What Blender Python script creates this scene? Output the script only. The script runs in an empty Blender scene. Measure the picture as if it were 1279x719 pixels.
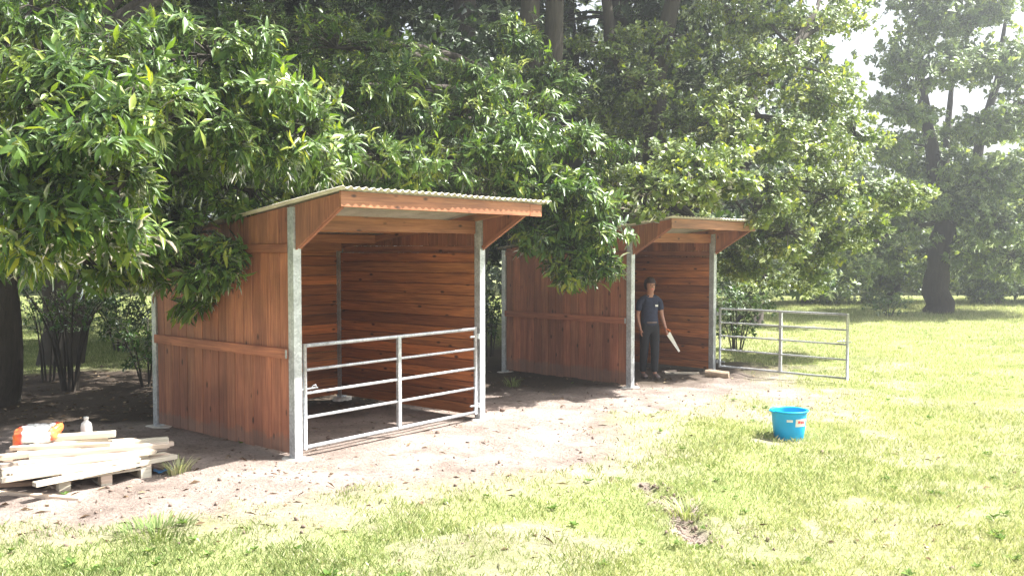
import bpy, bmesh, math, random
import numpy as np
from mathutils import Vector, Matrix, noise as mnoise
R = math.radians
random.seed(7)
rng = np.random.default_rng(11)
scene = bpy.context.scene
COL = scene.collection

# ------------------------------------------------------------------ camera
CAM_H, PITCH, FPX = 2.2, R(2.295), 1123.0
cam_d = bpy.data.cameras.new('camera')
cam_d.sensor_width = 36.0
cam_d.lens = 36.0 * FPX / 1279.0
cam_d.clip_start, cam_d.clip_end = 0.1, 3000
cam = bpy.data.objects.new('camera', cam_d)
COL.objects.link(cam)
cam.location = (0, 0, CAM_H)
cam.rotation_euler = (math.pi / 2 - PITCH, 0, 0)
scene.camera = cam

# ------------------------------------------------------------------ sky, sun, exposure
SUN_EL, SUN_DIR = R(57), Vector((0.95, 0.15))          # horizontal direction towards the sun
SUN_DIR.normalize()
world = bpy.data.worlds.new('World')
scene.world = world
world.use_nodes = True
nt = world.node_tree
sky = nt.nodes.new('ShaderNodeTexSky')
sky.sky_type = 'NISHITA'
sky.sun_disc = False
sky.sun_elevation = SUN_EL
sky.sun_rotation = math.atan2(SUN_DIR.x, SUN_DIR.y)
sky.air_density = 1.0
sky.dust_density = 4.0
bg = nt.nodes['Background']
hs = nt.nodes.new('ShaderNodeHueSaturation')           # a milky summer sky
hs.inputs['Saturation'].default_value = 0.35
nt.links.new(sky.outputs[0], hs.inputs['Color'])
nt.links.new(hs.outputs[0], bg.inputs[0])
bg.inputs[1].default_value = 0.082
sun_d = bpy.data.lights.new('sun', 'SUN')
sun_d.energy = 5.0
sun_d.angle = R(0.5)
sun_d.color = (1.0, 0.965, 0.91)
sun = bpy.data.objects.new('sun', sun_d)
COL.objects.link(sun)
sv = Vector((SUN_DIR.x * math.cos(SUN_EL), SUN_DIR.y * math.cos(SUN_EL), math.sin(SUN_EL)))
sun.rotation_euler = sv.to_track_quat('Z', 'Y').to_euler()
sun.location = sv * 60
scene.view_settings.view_transform = 'Standard'
scene.view_settings.look = 'None'
scene.view_settings.exposure = 2.05
scene.view_settings.gamma = 1.0
scene.view_settings.use_curve_mapping = False
scene.cycles.max_bounces = 6
scene.cycles.diffuse_bounces = 3
scene.cycles.glossy_bounces = 2
scene.cycles.transmission_bounces = 4
scene.cycles.transparent_max_bounces = 4
scene.cycles.volume_bounces = 0

# ------------------------------------------------------------------ measuring helpers
def ray(px, py):
    a, b = (px - 639.5) / FPX, -(py - 359.5) / FPX
    return Vector((a, math.cos(PITCH) + b * math.sin(PITCH), -math.sin(PITCH) + b * math.cos(PITCH)))
def P(px, py, Y):                       # a point of the place, at distance Y from the photographer
    d = ray(px, py)
    return Vector((d.x, d.y, d.z)) * (Y / d.y) + Vector((0, 0, CAM_H))
def Gd(px, py, z=0.0):                  # a point on the ground
    d = ray(px, py)
    t = (z - CAM_H) / d.z
    return Vector((d.x * t, d.y * t, z))

def hash2(ix, iy, s):
    h = (ix.astype(np.int64) * 374761393 + iy.astype(np.int64) * 668265263 + s * 2147483647) & 0xffffffff
    h = ((h ^ (h >> 13)) * 1274126177) & 0xffffffff
    return ((h ^ (h >> 16)) & 0xffffff) / float(0xffffff)
def vnoise(x, y, sc, s=0):
    x = np.asarray(x, float) / sc + 1000; y = np.asarray(y, float) / sc + 1000
    ix, iy = np.floor(x), np.floor(y)
    fx, fy = x - ix, y - iy
    fx = fx * fx * (3 - 2 * fx); fy = fy * fy * (3 - 2 * fy)
    a = hash2(ix, iy, s); b = hash2(ix + 1, iy, s); c = hash2(ix, iy + 1, s); d = hash2(ix + 1, iy + 1, s)
    return (a * (1 - fx) + b * fx) * (1 - fy) + (c * (1 - fx) + d * fx) * fy
def fbm(x, y, sc, s=0, o=4):
    v, w, t = 0, 1, 0
    for k in range(o):
        v = v + w * vnoise(x, y, sc / 2 ** k, s + k * 17); t += w; w *= .55
    return v / t

# ------------------------------------------------------------------ materials
def mat(name):
    m = bpy.data.materials.new(name)
    m.use_nodes = True
    n = m.node_tree.nodes; b = n['Principled BSDF']
    return m, m.node_tree, b
def N(t, kind, **kw):
    n = t.nodes.new(kind)
    for k, v in kw.items():
        if k in n.inputs: n.inputs[k].default_value = v
        else: setattr(n, k, v)
    return n
def ramp(t, fac, stops):
    r = t.nodes.new('ShaderNodeValToRGB')
    e = r.color_ramp.elements
    while len(e) < len(stops): e.new(0.5)
    for i, (p, c) in enumerate(stops):
        e[i].position = p; e[i].color = (*c, 1)
    t.links.new(fac, r.inputs[0])
    return r.outputs[0]
def mixc(t, f, a, b, mode='MIX'):
    m = t.nodes.new('ShaderNodeMix'); m.data_type = 'RGBA'; m.blend_type = mode
    for sock, v in ((0, f), (6, a), (7, b)):
        if hasattr(v, 'links'): t.links.new(v, m.inputs[sock])
        elif isinstance(v, (int, float)): m.inputs[sock].default_value = v
        else: m.inputs[sock].default_value = (*v, 1)
    return m.outputs[2]
def bump(t, b, h, s=0.3, d=0.01):
    n = t.nodes.new('ShaderNodeBump'); n.inputs['Strength'].default_value = s; n.inputs['Distance'].default_value = d
    t.links.new(h, n.inputs['Height']); t.links.new(n.outputs[0], b.inputs['Normal'])

def wood_mat(name, cols, rough=0.65, var=0.5):
    m, t, b = mat(name)
    co = t.nodes.new('ShaderNodeTexCoord'); oi = t.nodes.new('ShaderNodeObjectInfo')
    add = N(t, 'ShaderNodeVectorMath', operation='ADD'); sc = N(t, 'ShaderNodeVectorMath', operation='SCALE')
    cmb = t.nodes.new('ShaderNodeCombineXYZ')
    for i in range(3): t.links.new(oi.outputs['Random'], cmb.inputs[i])
    t.links.new(cmb.outputs[0], sc.inputs[0]); sc.inputs['Scale'].default_value = 37.0
    t.links.new(co.outputs['Object'], add.inputs[0]); t.links.new(sc.outputs[0], add.inputs[1])
    mp = t.nodes.new('ShaderNodeMapping'); mp.inputs['Scale'].default_value = (1.2, 26, 26)
    t.links.new(add.outputs[0], mp.inputs[0])
    g = N(t, 'ShaderNodeTexNoise', Scale=1.6, Detail=6.0, Roughness=0.6, Distortion=0.6); t.links.new(mp.outputs[0], g.inputs[0])
    mp2 = t.nodes.new('ShaderNodeMapping'); mp2.inputs['Scale'].default_value = (1.0, 5, 5)
    t.links.new(add.outputs[0], mp2.inputs[0])
    g2 = N(t, 'ShaderNodeTexNoise', Scale=1.3, Detail=3.0); t.links.new(mp2.outputs[0], g2.inputs[0])
    base = ramp(t, g.outputs[0], [(0.3, cols[0]), (0.5, cols[1]), (0.72, cols[2])])
    # knots
    mp3 = t.nodes.new('ShaderNodeMapping'); mp3.inputs['Scale'].default_value = (3.2, 7, 7)
    t.links.new(add.outputs[0], mp3.inputs[0])
    vo = N(t, 'ShaderNodeTexVoronoi', Scale=1.0); t.links.new(mp3.outputs[0], vo.inputs[0])
    kn = ramp(t, vo.outputs['Distance'], [(0.07, (1, 1, 1)), (0.16, (0, 0, 0))])
    c1 = mixc(t, kn, base, tuple(x * .3 for x in cols[0]))
    # long patches and per-board tone
    pt = ramp(t, g2.outputs[0], [(0.35, (.78, .74, .72)), (0.65, (1.15, 1.1, 1.05))])
    c2 = mixc(t, 0.8, c1, pt, 'MULTIPLY')
    rv = ramp(t, oi.outputs['Random'], [(0, (1 - var, 1 - var, 1 - var * .9)), (0.35, (1, .95, .95)), (.7, (.9, 1, 1.0)), (1, (1 + var, 1 + var * .8, 1 + var * .6))])
    c3 = mixc(t, 1.0, c2, rv, 'MULTIPLY')
    if name == 'red_brown_cladding':                       # soil splashed up the foot of the boards
        ge = t.nodes.new('ShaderNodeNewGeometry'); sp = t.nodes.new('ShaderNodeSeparateXYZ'); t.links.new(ge.outputs['Position'], sp.inputs[0])
        n4 = N(t, 'ShaderNodeTexNoise', Scale=6.0, Detail=6.0, Roughness=.7); t.links.new(ge.outputs['Position'], n4.inputs[0])
        ma = N(t, 'ShaderNodeMath', operation='MULTIPLY_ADD'); t.links.new(n4.outputs[0], ma.inputs[0]); ma.inputs[1].default_value = -.34; t.links.new(sp.outputs[2], ma.inputs[2])
        c3 = mixc(t, ramp(t, ma.outputs[0], [(0, (.55, .55, .55)), (.06, (0, 0, 0))]), c3, (.20, .15, .12))
        n5 = N(t, 'ShaderNodeTexNoise', Scale=1.7, Detail=5.0, Roughness=.6); t.links.new(ge.outputs['Position'], n5.inputs[0])
        c3 = mixc(t, .7, c3, ramp(t, n5.outputs[0], [(.35, (.72, .70, .70)), (.62, (1.12, 1.1, 1.08))]), 'MULTIPLY')
    t.links.new(c3, b.inputs['Base Color']); b.inputs['Roughness'].default_value = rough
    bump(t, b, g.outputs[0], 0.4, 0.004)
    return m
M = {}
M['cladding'] = wood_mat('red_brown_cladding', [(.23, .086, .052), (.34, .135, .080), (.46, .200, .112)], .6, .25)
M['lining'] = wood_mat('stained_lining', [(.19, .064, .026), (.41, .145, .052), (.60, .235, .082)], .5, .55)
M['beam'] = wood_mat('orange_pine_beam', [(.21, .080, .040), (.33, .132, .066), (.44, .20, .105)], .6, .15)
M['raw'] = wood_mat('raw_white_timber', [(.44, .36, .28), (.60, .52, .43), (.70, .64, .55)], .7, .25)
M['old'] = wood_mat('weathered_plank', [(.25, .17, .12), (.36, .25, .18), (.48, .35, .26)], .8, .25)

def metal_mat():
    m, t, b = mat('galvanised_steel')
    co = t.nodes.new('ShaderNodeTexCoord')
    v = N(t, 'ShaderNodeTexVoronoi', Scale=42.0); t.links.new(co.outputs['Object'], v.inputs[0])
    n = N(t, 'ShaderNodeTexNoise', Scale=5.0, Detail=5.0); t.links.new(co.outputs['Object'], n.inputs[0])
    c = ramp(t, v.outputs['Color'], [(0.2, (.40, .42, .44)), (.8, (.56, .58, .60))])
    c2 = mixc(t, .7, c, ramp(t, n.outputs[0], [(.35, (.72, .72, .72)), (.6, (1.1, 1.1, 1.1))]), 'MULTIPLY')
    t.links.new(c2, b.inputs['Base Color'])
    b.inputs['Metallic'].default_value = 0.35; b.inputs['Roughness'].default_value = 0.42
    return m
M['steel'] = metal_mat()
def roof_mat():
    m, t, b = mat('corrugated_sheet')
    co = t.nodes.new('ShaderNodeTexCoord')
    n = N(t, 'ShaderNodeTexNoise', Scale=2.2, Detail=7.0, Roughness=.65); t.links.new(co.outputs['Object'], n.inputs[0])
    c = ramp(t, n.outputs[0], [(.3, (.44, .40, .34)), (.55, (.60, .56, .49)), (.75, (.68, .64, .57))])
    t.links.new(c, b.inputs['Base Color']); b.inputs['Roughness'].default_value = .6; b.inputs['Metallic'].default_value = .1
    return m
M['roof'] = roof_mat()
def simple(name, c, rough=.6, var=.15, sc=12, metal=0):
    m, t, b = mat(name)
    co = t.nodes.new('ShaderNodeTexCoord')
    n = N(t, 'ShaderNodeTexNoise', Scale=float(sc), Detail=5.0); t.links.new(co.outputs['Object'], n.inputs[0])
    k = ramp(t, n.outputs[0], [(.3, tuple(x * (1 - var) for x in c)), (.7, tuple(min(1, x * (1 + var)) for x in c))])
    t.links.new(k, b.inputs['Base Color']); b.inputs['Roughness'].default_value = rough; b.inputs['Metallic'].default_value = metal
    bump(t, b, n.outputs[0], .15, .004)
    return m
M['concrete'] = simple('pale_concrete', (.55, .52, .47), .9, .2, 20)
M['skin'] = simple('skin', (.36, .18, .12), .5, .1)
M['navy'] = simple('navy_cotton', (.022, .028, .058), .85, .25, 25)
M['black'] = simple('black_cotton', (.014, .015, .02), .85, .3, 25)
M['hair'] = simple('dark_hair', (.035, .014, .010), .6, .3, 60)
M['shoe'] = simple('grey_brown_leather', (.16, .12, .11), .6, .2, 30)
M['white'] = simple('white_plastic', (.75, .75, .73), .4, .05)
M['orange'] = simple('orange_handle', (.65, .17, .04), .4, .1)
M['red'] = simple('red_plastic', (.70, .06, .035), .4, .1)
M['blue'] = simple('blue_plastic', (.05, .25, .55), .4, .1)
M['bucket'] = simple('turquoise_rubber', (.0, .38, .80), .45, .10, 5)
M['blade'] = simple('saw_steel', (.72, .72, .70), .35, .05, 5, .2)
M['print'] = simple('red_print', (.75, .10, .12), .5, .05)
M['eye'] = simple('eye_dark', (.03, .02, .02), .3, .1)

def bark_mat(name, c):
    m, t, b = mat(name)
    co = t.nodes.new('ShaderNodeTexCoord')
    mp = t.nodes.new('ShaderNodeMapping'); mp.inputs['Scale'].default_value = (9, 9, 1.6)
    t.links.new(co.outputs['Object'], mp.inputs[0])
    n = N(t, 'ShaderNodeTexNoise', Scale=2.0, Detail=8.0, Roughness=.7, Distortion=.5); t.links.new(mp.outputs[0], n.inputs[0])
    k = ramp(t, n.outputs[0], [(.3, tuple(x * .45 for x in c)), (.55, c), (.75, tuple(x * 1.5 for x in c))])
    t.links.new(k, b.inputs['Base Color']); b.inputs['Roughness'].default_value = .95
    bump(t, b, n.outputs[0], .9, .03)
    return m
M['bark'] = bark_mat('tree_bark', (.052, .043, .034))

def leaf_mat(name, dark, mid, light, gloss=.28, trans=.42, tmul=(1.7, 1.6, .45)):
    m, t, b = mat(name)
    t.nodes.remove(b)
    out = t.nodes['Material Output']
    at = t.nodes.new('ShaderNodeAttribute'); at.attribute_name = 'tint'
    c = ramp(t, at.outputs['Fac'], [(0, dark), (.55, mid), (1, light)])
    d = N(t, 'ShaderNodeBsdfDiffuse'); tr = N(t, 'ShaderNodeBsdfTranslucent'); g = N(t, 'ShaderNodeBsdfGlossy', Roughness=gloss or .5)
    t.links.new(c, d.inputs[0])
    tc = mixc(t, 1.0, c, tmul, 'MULTIPLY'); t.links.new(tc, tr.inputs[0])
    g.inputs[0].default_value = (.9, .95, .9, 1)
    m1 = N(t, 'ShaderNodeMixShader', Fac=trans); m2 = N(t, 'ShaderNodeMixShader')
    t.links.new(d.outputs[0], m1.inputs[1]); t.links.new(tr.outputs[0], m1.inputs[2])
    fr = N(t, 'ShaderNodeFresnel', IOR=1.33); t.links.new(fr.outputs[0], m2.inputs[0])
    t.links.new(m1.outputs[0], m2.inputs[1]); t.links.new(g.outputs[0], m2.inputs[2])
    t.links.new((m1 if gloss is None else m2).outputs[0], out.inputs[0])
    return m
M['chestnut'] = leaf_mat('chestnut_leaf', (.022, .060, .014), (.105, .185, .034), (.33, .37, .075), .36)
M['oak'] = leaf_mat('oak_leaf', (.055, .10, .026), (.175, .24, .055), (.38, .40, .12), .45)
M['wood_leaf'] = leaf_mat('woodland_leaf', (.018, .042, .014), (.036, .072, .022), (.075, .12, .035), .5)
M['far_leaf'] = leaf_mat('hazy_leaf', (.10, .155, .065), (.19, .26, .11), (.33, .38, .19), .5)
M['shrub'] = leaf_mat('shrub_leaf', (.03, .07, .02), (.06, .13, .03), (.15, .22, .06), .45)
M['grass'] = leaf_mat('grass_blade', (.13, .19, .07), (.31, .36, .15), (.62, .59, .40), None, .32, (1.1, 1.1, .7))

# ------------------------------------------------------------------ object helpers
def tag(o, label=None, cat=None, group=None, kind=None):
    if label: o['label'] = label
    if cat: o['category'] = cat
    if group: o['group'] = group
    if kind: o['kind'] = kind
    return o
def link(name, me, parent=None, m=None, loc=None, kind=None):
    o = bpy.data.objects.new(name, me); COL.objects.link(o)
    if m is not None and len(me.materials) == 0: me.materials.append(m)
    if parent: o.parent = parent
    if loc is not None: o.location = loc
    if kind: o['kind'] = kind
    return o
def empty(name, loc, rz=0, **kw):
    o = bpy.data.objects.new(name, None); COL.objects.link(o)
    o.location = loc; o.rotation_euler = (0, 0, rz); o.empty_display_size = .2
    return tag(o, **kw)
def np_mesh(name, V, F, tint=None, smooth=False):
    """V (n,3); F list of (k,3|4) arrays"""
    me = bpy.data.meshes.new(name)
    V = np.asarray(V, np.float32)
    Fs = [np.asarray(f, np.int32) for f in (F if isinstance(F, list) else [F]) if len(f)]
    loops = np.concatenate([f.ravel() for f in Fs])
    tot = np.concatenate([np.full(len(f), f.shape[1], np.int32) for f in Fs])
    st = np.concatenate([[0], np.cumsum(tot)[:-1]]).astype(np.int32)
    me.vertices.add(len(V)); me.vertices.foreach_set('co', V.ravel())
    me.loops.add(len(loops)); me.loops.foreach_set('vertex_index', loops)
    me.polygons.add(len(tot)); me.polygons.foreach_set('loop_start', st)
    if smooth: me.polygons.foreach_set('use_smooth', np.ones(len(tot), bool))
    if tint is not None:
        a = me.attributes.new('tint', 'FLOAT', 'POINT'); a.data.foreach_set('value', np.asarray(tint, np.float32))
    me.update(calc_edges=True)
    return me
_cache = {}
def board(parent, name, c, L, w, t, ax, ay, m, top=None, bot=None, jit=True):
    """a plank: length along ax, width along ay; top/bot = length change at (-w/2, +w/2) of each end"""
    key = None if (top or bot) else (round(L, 4), round(w, 4), round(t, 4), m.name)
    if key in _cache and key: me = _cache[key]
    else:
        t0, t1 = top or (0, 0); b0, b1 = bot or (0, 0)
        e = min(.004, t * .2)
        V = []
        for (sx, sy) in ((-1, -1), (1, -1), (1, 1), (-1, 1)):
            x = sx * L / 2 + ((t0 if sy < 0 else t1) if sx > 0 else (b0 if sy < 0 else b1))
            V.append((x, sy * w / 2, -t / 2))
        for (sx, sy) in ((-1, -1), (1, -1), (1, 1), (-1, 1)):
            x = sx * L / 2 + ((t0 if sy < 0 else t1) if sx > 0 else (b0 if sy < 0 else b1))
            V.append((x, sy * w / 2, t / 2 - e))
        for (sx, sy) in ((-1, -1), (1, -1), (1, 1), (-1, 1)):
            x = sx * L / 2 + ((t0 if sy < 0 else t1) if sx > 0 else (b0 if sy < 0 else b1))
            V.append((x - sx * e, sy * (w / 2 - e), t / 2))
        F = [(3, 2, 1, 0), (0, 1, 5, 4), (1, 2, 6, 5), (2, 3, 7, 6), (3, 0, 4, 7), (4, 5, 9, 8), (5, 6, 10, 9), (6, 7, 11, 10), (7, 4, 8, 11), (8, 9, 10, 11)]
        me = bpy.data.meshes.new(name); me.from_pydata(V, [], F); me.materials.append(m)
        if key: _cache[key] = me
    o = link(name, me, parent)
    ax = Vector(ax).normalized(); ay = Vector(ay).normalized(); az = ax.cross(ay)
    mt = Matrix((ax, ay, az)).transposed().to_4x4(); mt.translation = Vector(c)
    o.matrix_local = mt
    return o
def tube(pts, rad, seg=10, close=True):
    """V,F of a tube through pts with radii"""
    pts = [Vector(p) for p in pts]
    if not hasattr(rad, '__len__'): rad = [rad] * len(pts)
    V, F = [], []
    ref = None
    for i, p in enumerate(pts):
        d = (pts[min(i + 1, len(pts) - 1)] - pts[max(i - 1, 0)]).normalized()
        if ref is None: ref = Vector((0, 0, 1)) if abs(d.z) < .9 else Vector((1, 0, 0))
        a = d.cross(ref).normalized(); b = d.cross(a).normalized(); ref = -d.cross(a.cross(d)) if False else ref
        for k in range(seg):
            t = 2 * math.pi * k / seg
            V.append(p + (a * math.cos(t) + b * math.sin(t)) * rad[i])
    for i in range(len(pts) - 1):
        for k in range(seg):
            k2 = (k + 1) % seg
            F.append((i * seg + k, i * seg + k2, (i + 1) * seg + k2, (i + 1) * seg + k))
    if close:
        F.append(tuple(range(seg))); F.append(tuple(reversed(range((len(pts) - 1) * seg, len(pts) * seg))))
    return V, F
def tube_obj(name, pts, rad, m, parent=None, seg=10, smooth=True):
    c = sum((Vector(p) for p in pts), Vector()) / len(pts)
    V, F = tube([Vector(p) - c for p in pts], rad, seg)
    me = bpy.data.meshes.new(name); me.from_pydata(V, [], F); me.materials.append(m)
    if smooth:
        for p in me.polygons: p.use_smooth = len(p.vertices) == 4
    o = link(name, me, parent, loc=c)
    return o
def lathe(profile, seg=32):
    V, F = [], []
    for (r, z) in profile:
        for k in range(seg):
            t = 2 * math.pi * k / seg; V.append((r * math.cos(t), r * math.sin(t), z))
    for i in range(len(profile) - 1):
        for k in range(seg):
            k2 = (k + 1) % seg
            F.append((i * seg + k, i * seg + k2, (i + 1) * seg + k2, (i + 1) * seg + k))
    return V, F

# ------------------------------------------------------------------ ground
def poly_mask(x, y, poly):
    inside = np.zeros(x.shape, bool)
    n = len(poly)
    for i in range(n):
        x0, y0 = poly[i]; x1, y1 = poly[(i + 1) % n]
        c = ((y0 > y) != (y1 > y)) & (x < (x1 - x0) * (y - y0) / (y1 - y0 + 1e-12) + x0)
        inside ^= c
    return inside
def poly_dist(x, y, poly):
    d = np.full(x.shape, 1e9)
    n = len(poly)
    for i in range(n):
        x0, y0 = poly[i]; x1, y1 = poly[(i + 1) % n]
        dx, dy = x1 - x0, y1 - y0
        t = np.clip(((x - x0) * dx + (y - y0) * dy) / (dx * dx + dy * dy + 1e-12), 0, 1)
        d = np.minimum(d, np.hypot(x - x0 - t * dx, y - y0 - t * dy))
    return np.where(poly_mask(x, y, poly), -d, d)
dirt_px = [(-80, 662), (60, 664), (160, 650), (270, 650), (340, 632), (420, 618), (520, 606), (620, 600), (700, 585), (775, 562), (745, 535), (750, 520), (850, 503), (935, 495), (965, 482), (925, 466)]
DIRT = [tuple(Gd(a, b)[:2]) for a, b in dirt_px] + [(4.5, 18.2), (2.3, 21.5), (-3, 21.5), (-5.2, 17.2), (-12, 16.6), (-16, 14), (-16, 8)]
def grass_amount(x, y):
    x = np.asarray(x, float); y = np.asarray(y, float)
    d = poly_dist(x, y, DIRT)
    d = d + (fbm(x, y, 1.6, 5) - .5) * 1.9 + (fbm(x, y, .35, 9, 3) - .5) * .7
    g = np.clip(d / 1.5 + .30, 0, 1) ** 1.2
    # worn patches further out, thinning near the yard
    wear = fbm(x, y, 1.1, 21, 4) + .06 * np.clip((8.5 - y) / 3, -1, 1)
    thin = np.clip((wear - .56 + .04 * np.clip(x, -2, 3)) / .10, 0, 1) * np.clip(1 - (d - .2) / 5.0, 0, 1)
    g = g * (1 - .8 * thin)
    # rut of churned soil
    rx, ry = RUT
    rd = poly_dist(x, y, [RUTS[0], RUTS[1], RUTS[2], RUTS[1]]) 
    rd = np.abs(rd) + (fbm(x, y, .30, 33, 3) - .42) * .5
    g = g * np.clip((rd - .05) / .12, 0, 1)
    return g
RUTS = [tuple(Gd(805, 612)[:2]), tuple(Gd(840, 625)[:2]), tuple(Gd(872, 682)[:2])]
RUT = RUTS[0]
def smooth01(t): t = np.clip(t, 0, 1); return t * t * (3 - 2 * t)
def height(x, y):
    x = np.asarray(x, float); y = np.asarray(y, float)
    h = -.07 * smooth01((y - 12.2) / 2.4)
    d = poly_dist(x, y, DIRT)
    near = np.exp(-np.maximum(np.hypot(x, y - 9) - 16, 0) / 6)
    w = np.clip(-d / .6 + .6, .25, 1)
    # level pads under the two shelters
    def pad(o, th, W, D):
        dx, dy = x - o[0], y - o[1]
        a = dx * math.cos(th) + dy * math.sin(th); b = -dx * math.sin(th) + dy * math.cos(th)
        q = np.maximum(np.maximum(-a - .15, a - W - .15), np.maximum(-b - .15, b - D - .15))
        return smooth01(1 - q / .5)
    pd = np.maximum(pad(S1[0], S1[1], S1[2], S1[3]), pad(S2[0], S2[1], S2[2], S2[3]))
    bumps = ((fbm(x, y, .9, 41, 4) - .5) * .10 + (fbm(x, y, .26, 47, 2) - .5) * .075 * w) * near
    rd = np.abs(poly_dist(x, y, [RUTS[0], RUTS[1], RUTS[2], RUTS[1]]))
    bumps = bumps - .05 * np.exp(-(rd / .09) ** 2) + .035 * np.exp(-((rd - .17) / .09) ** 2)
    return h + bumps * (1 - .82 * pd)
S1 = ((-2.30, 9.50), R(50.5), 2.95, 2.80)
S2 = ((1.98, 15.0), R(47.7), 2.70, 2.85)
def H(x, y): return float(height(np.array([x]), np.array([y]))[0])

def axis(lo, hi, step, far, grow=1.22):
    a = list(np.arange(lo, hi + 1e-6, step))
    s = step; v = hi
    while v < far: s *= grow; v += s; a.append(v)
    s = step; v = lo
    b = []
    while v > -far: s *= grow; v -= s; b.append(v)
    return np.array(b[::-1] + a)
gx = axis(-9, 9, .075, 500); gy = axis(5.0, 18, .075, 500)
X, Y = np.meshgrid(gx, gy)
Zg = height(X.ravel(), Y.ravel())
ga = grass_amount(X.ravel(), Y.ravel())
nx, ny = len(gx), len(gy)
idx = np.arange(nx * ny).reshape(ny, nx)
Fq = np.stack([idx[:-1, :-1].ravel(), idx[:-1, 1:].ravel(), idx[1:, 1:].ravel(), idx[1:, :-1].ravel()], 1)
me = np_mesh('ground', np.stack([X.ravel(), Y.ravel(), Zg], 1), [Fq], ga, True)
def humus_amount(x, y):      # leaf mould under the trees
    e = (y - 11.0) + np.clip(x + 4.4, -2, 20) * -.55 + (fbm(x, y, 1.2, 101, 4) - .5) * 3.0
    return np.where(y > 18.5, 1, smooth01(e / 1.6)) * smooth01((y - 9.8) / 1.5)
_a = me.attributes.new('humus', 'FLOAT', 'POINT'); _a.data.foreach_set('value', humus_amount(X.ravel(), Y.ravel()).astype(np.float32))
def ground_mat():
    m, t, b = mat('soil_and_turf')
    at = t.nodes.new('ShaderNodeAttribute'); at.attribute_name = 'tint'
    co = t.nodes.new('ShaderNodeTexCoord')
    n1 = N(t, 'ShaderNodeTexNoise', Scale=1.3, Detail=8.0, Roughness=.65); t.links.new(co.outputs['Object'], n1.inputs[0])
    n2 = N(t, 'ShaderNodeTexNoise', Scale=22.0, Detail=8.0, Roughness=.7); t.links.new(co.outputs['Object'], n2.inputs[0])
    n3 = N(t, 'ShaderNodeTexNoise', Scale=.45, Detail=6.0, Roughness=.7); t.links.new(co.outputs['Object'], n3.inputs[0])
    soil = ramp(t, n1.outputs[0], [(.3, (.15, .118, .10)), (.5, (.25, .205, .18)), (.7, (.35, .295, .26))])
    soil = mixc(t, 1.0, soil, ramp(t, n2.outputs[0], [(.3, (.5, .47, .45)), (.47, (1, 1, 1)), (.7, (1.25, 1.23, 1.2))]), 'MULTIPLY')
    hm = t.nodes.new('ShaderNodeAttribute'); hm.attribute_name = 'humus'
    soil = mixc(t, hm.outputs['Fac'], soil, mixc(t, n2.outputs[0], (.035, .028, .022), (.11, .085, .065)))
    turf = ramp(t, n3.outputs[0], [(.3, (.20, .25, .09)), (.5, (.28, .31, .13)), (.7, (.37, .36, .18))])
    turf = mixc(t, .8, turf, ramp(t, n2.outputs[0], [(.35, (.55, .6, .5)), (.65, (1.15, 1.15, 1.1))]), 'MULTIPLY')
    c = mixc(t, at.outputs['Fac'], soil, turf)
    t.links.new(c, b.inputs['Base Color']); b.inputs['Roughness'].default_value = .95
    b.inputs['Specular IOR Level'].default_value = .15
    bump(t, b, n2.outputs[0], .9, .05)
    return m
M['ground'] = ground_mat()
tag(link('ground', me, m=M['ground']), kind='structure')

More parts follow.
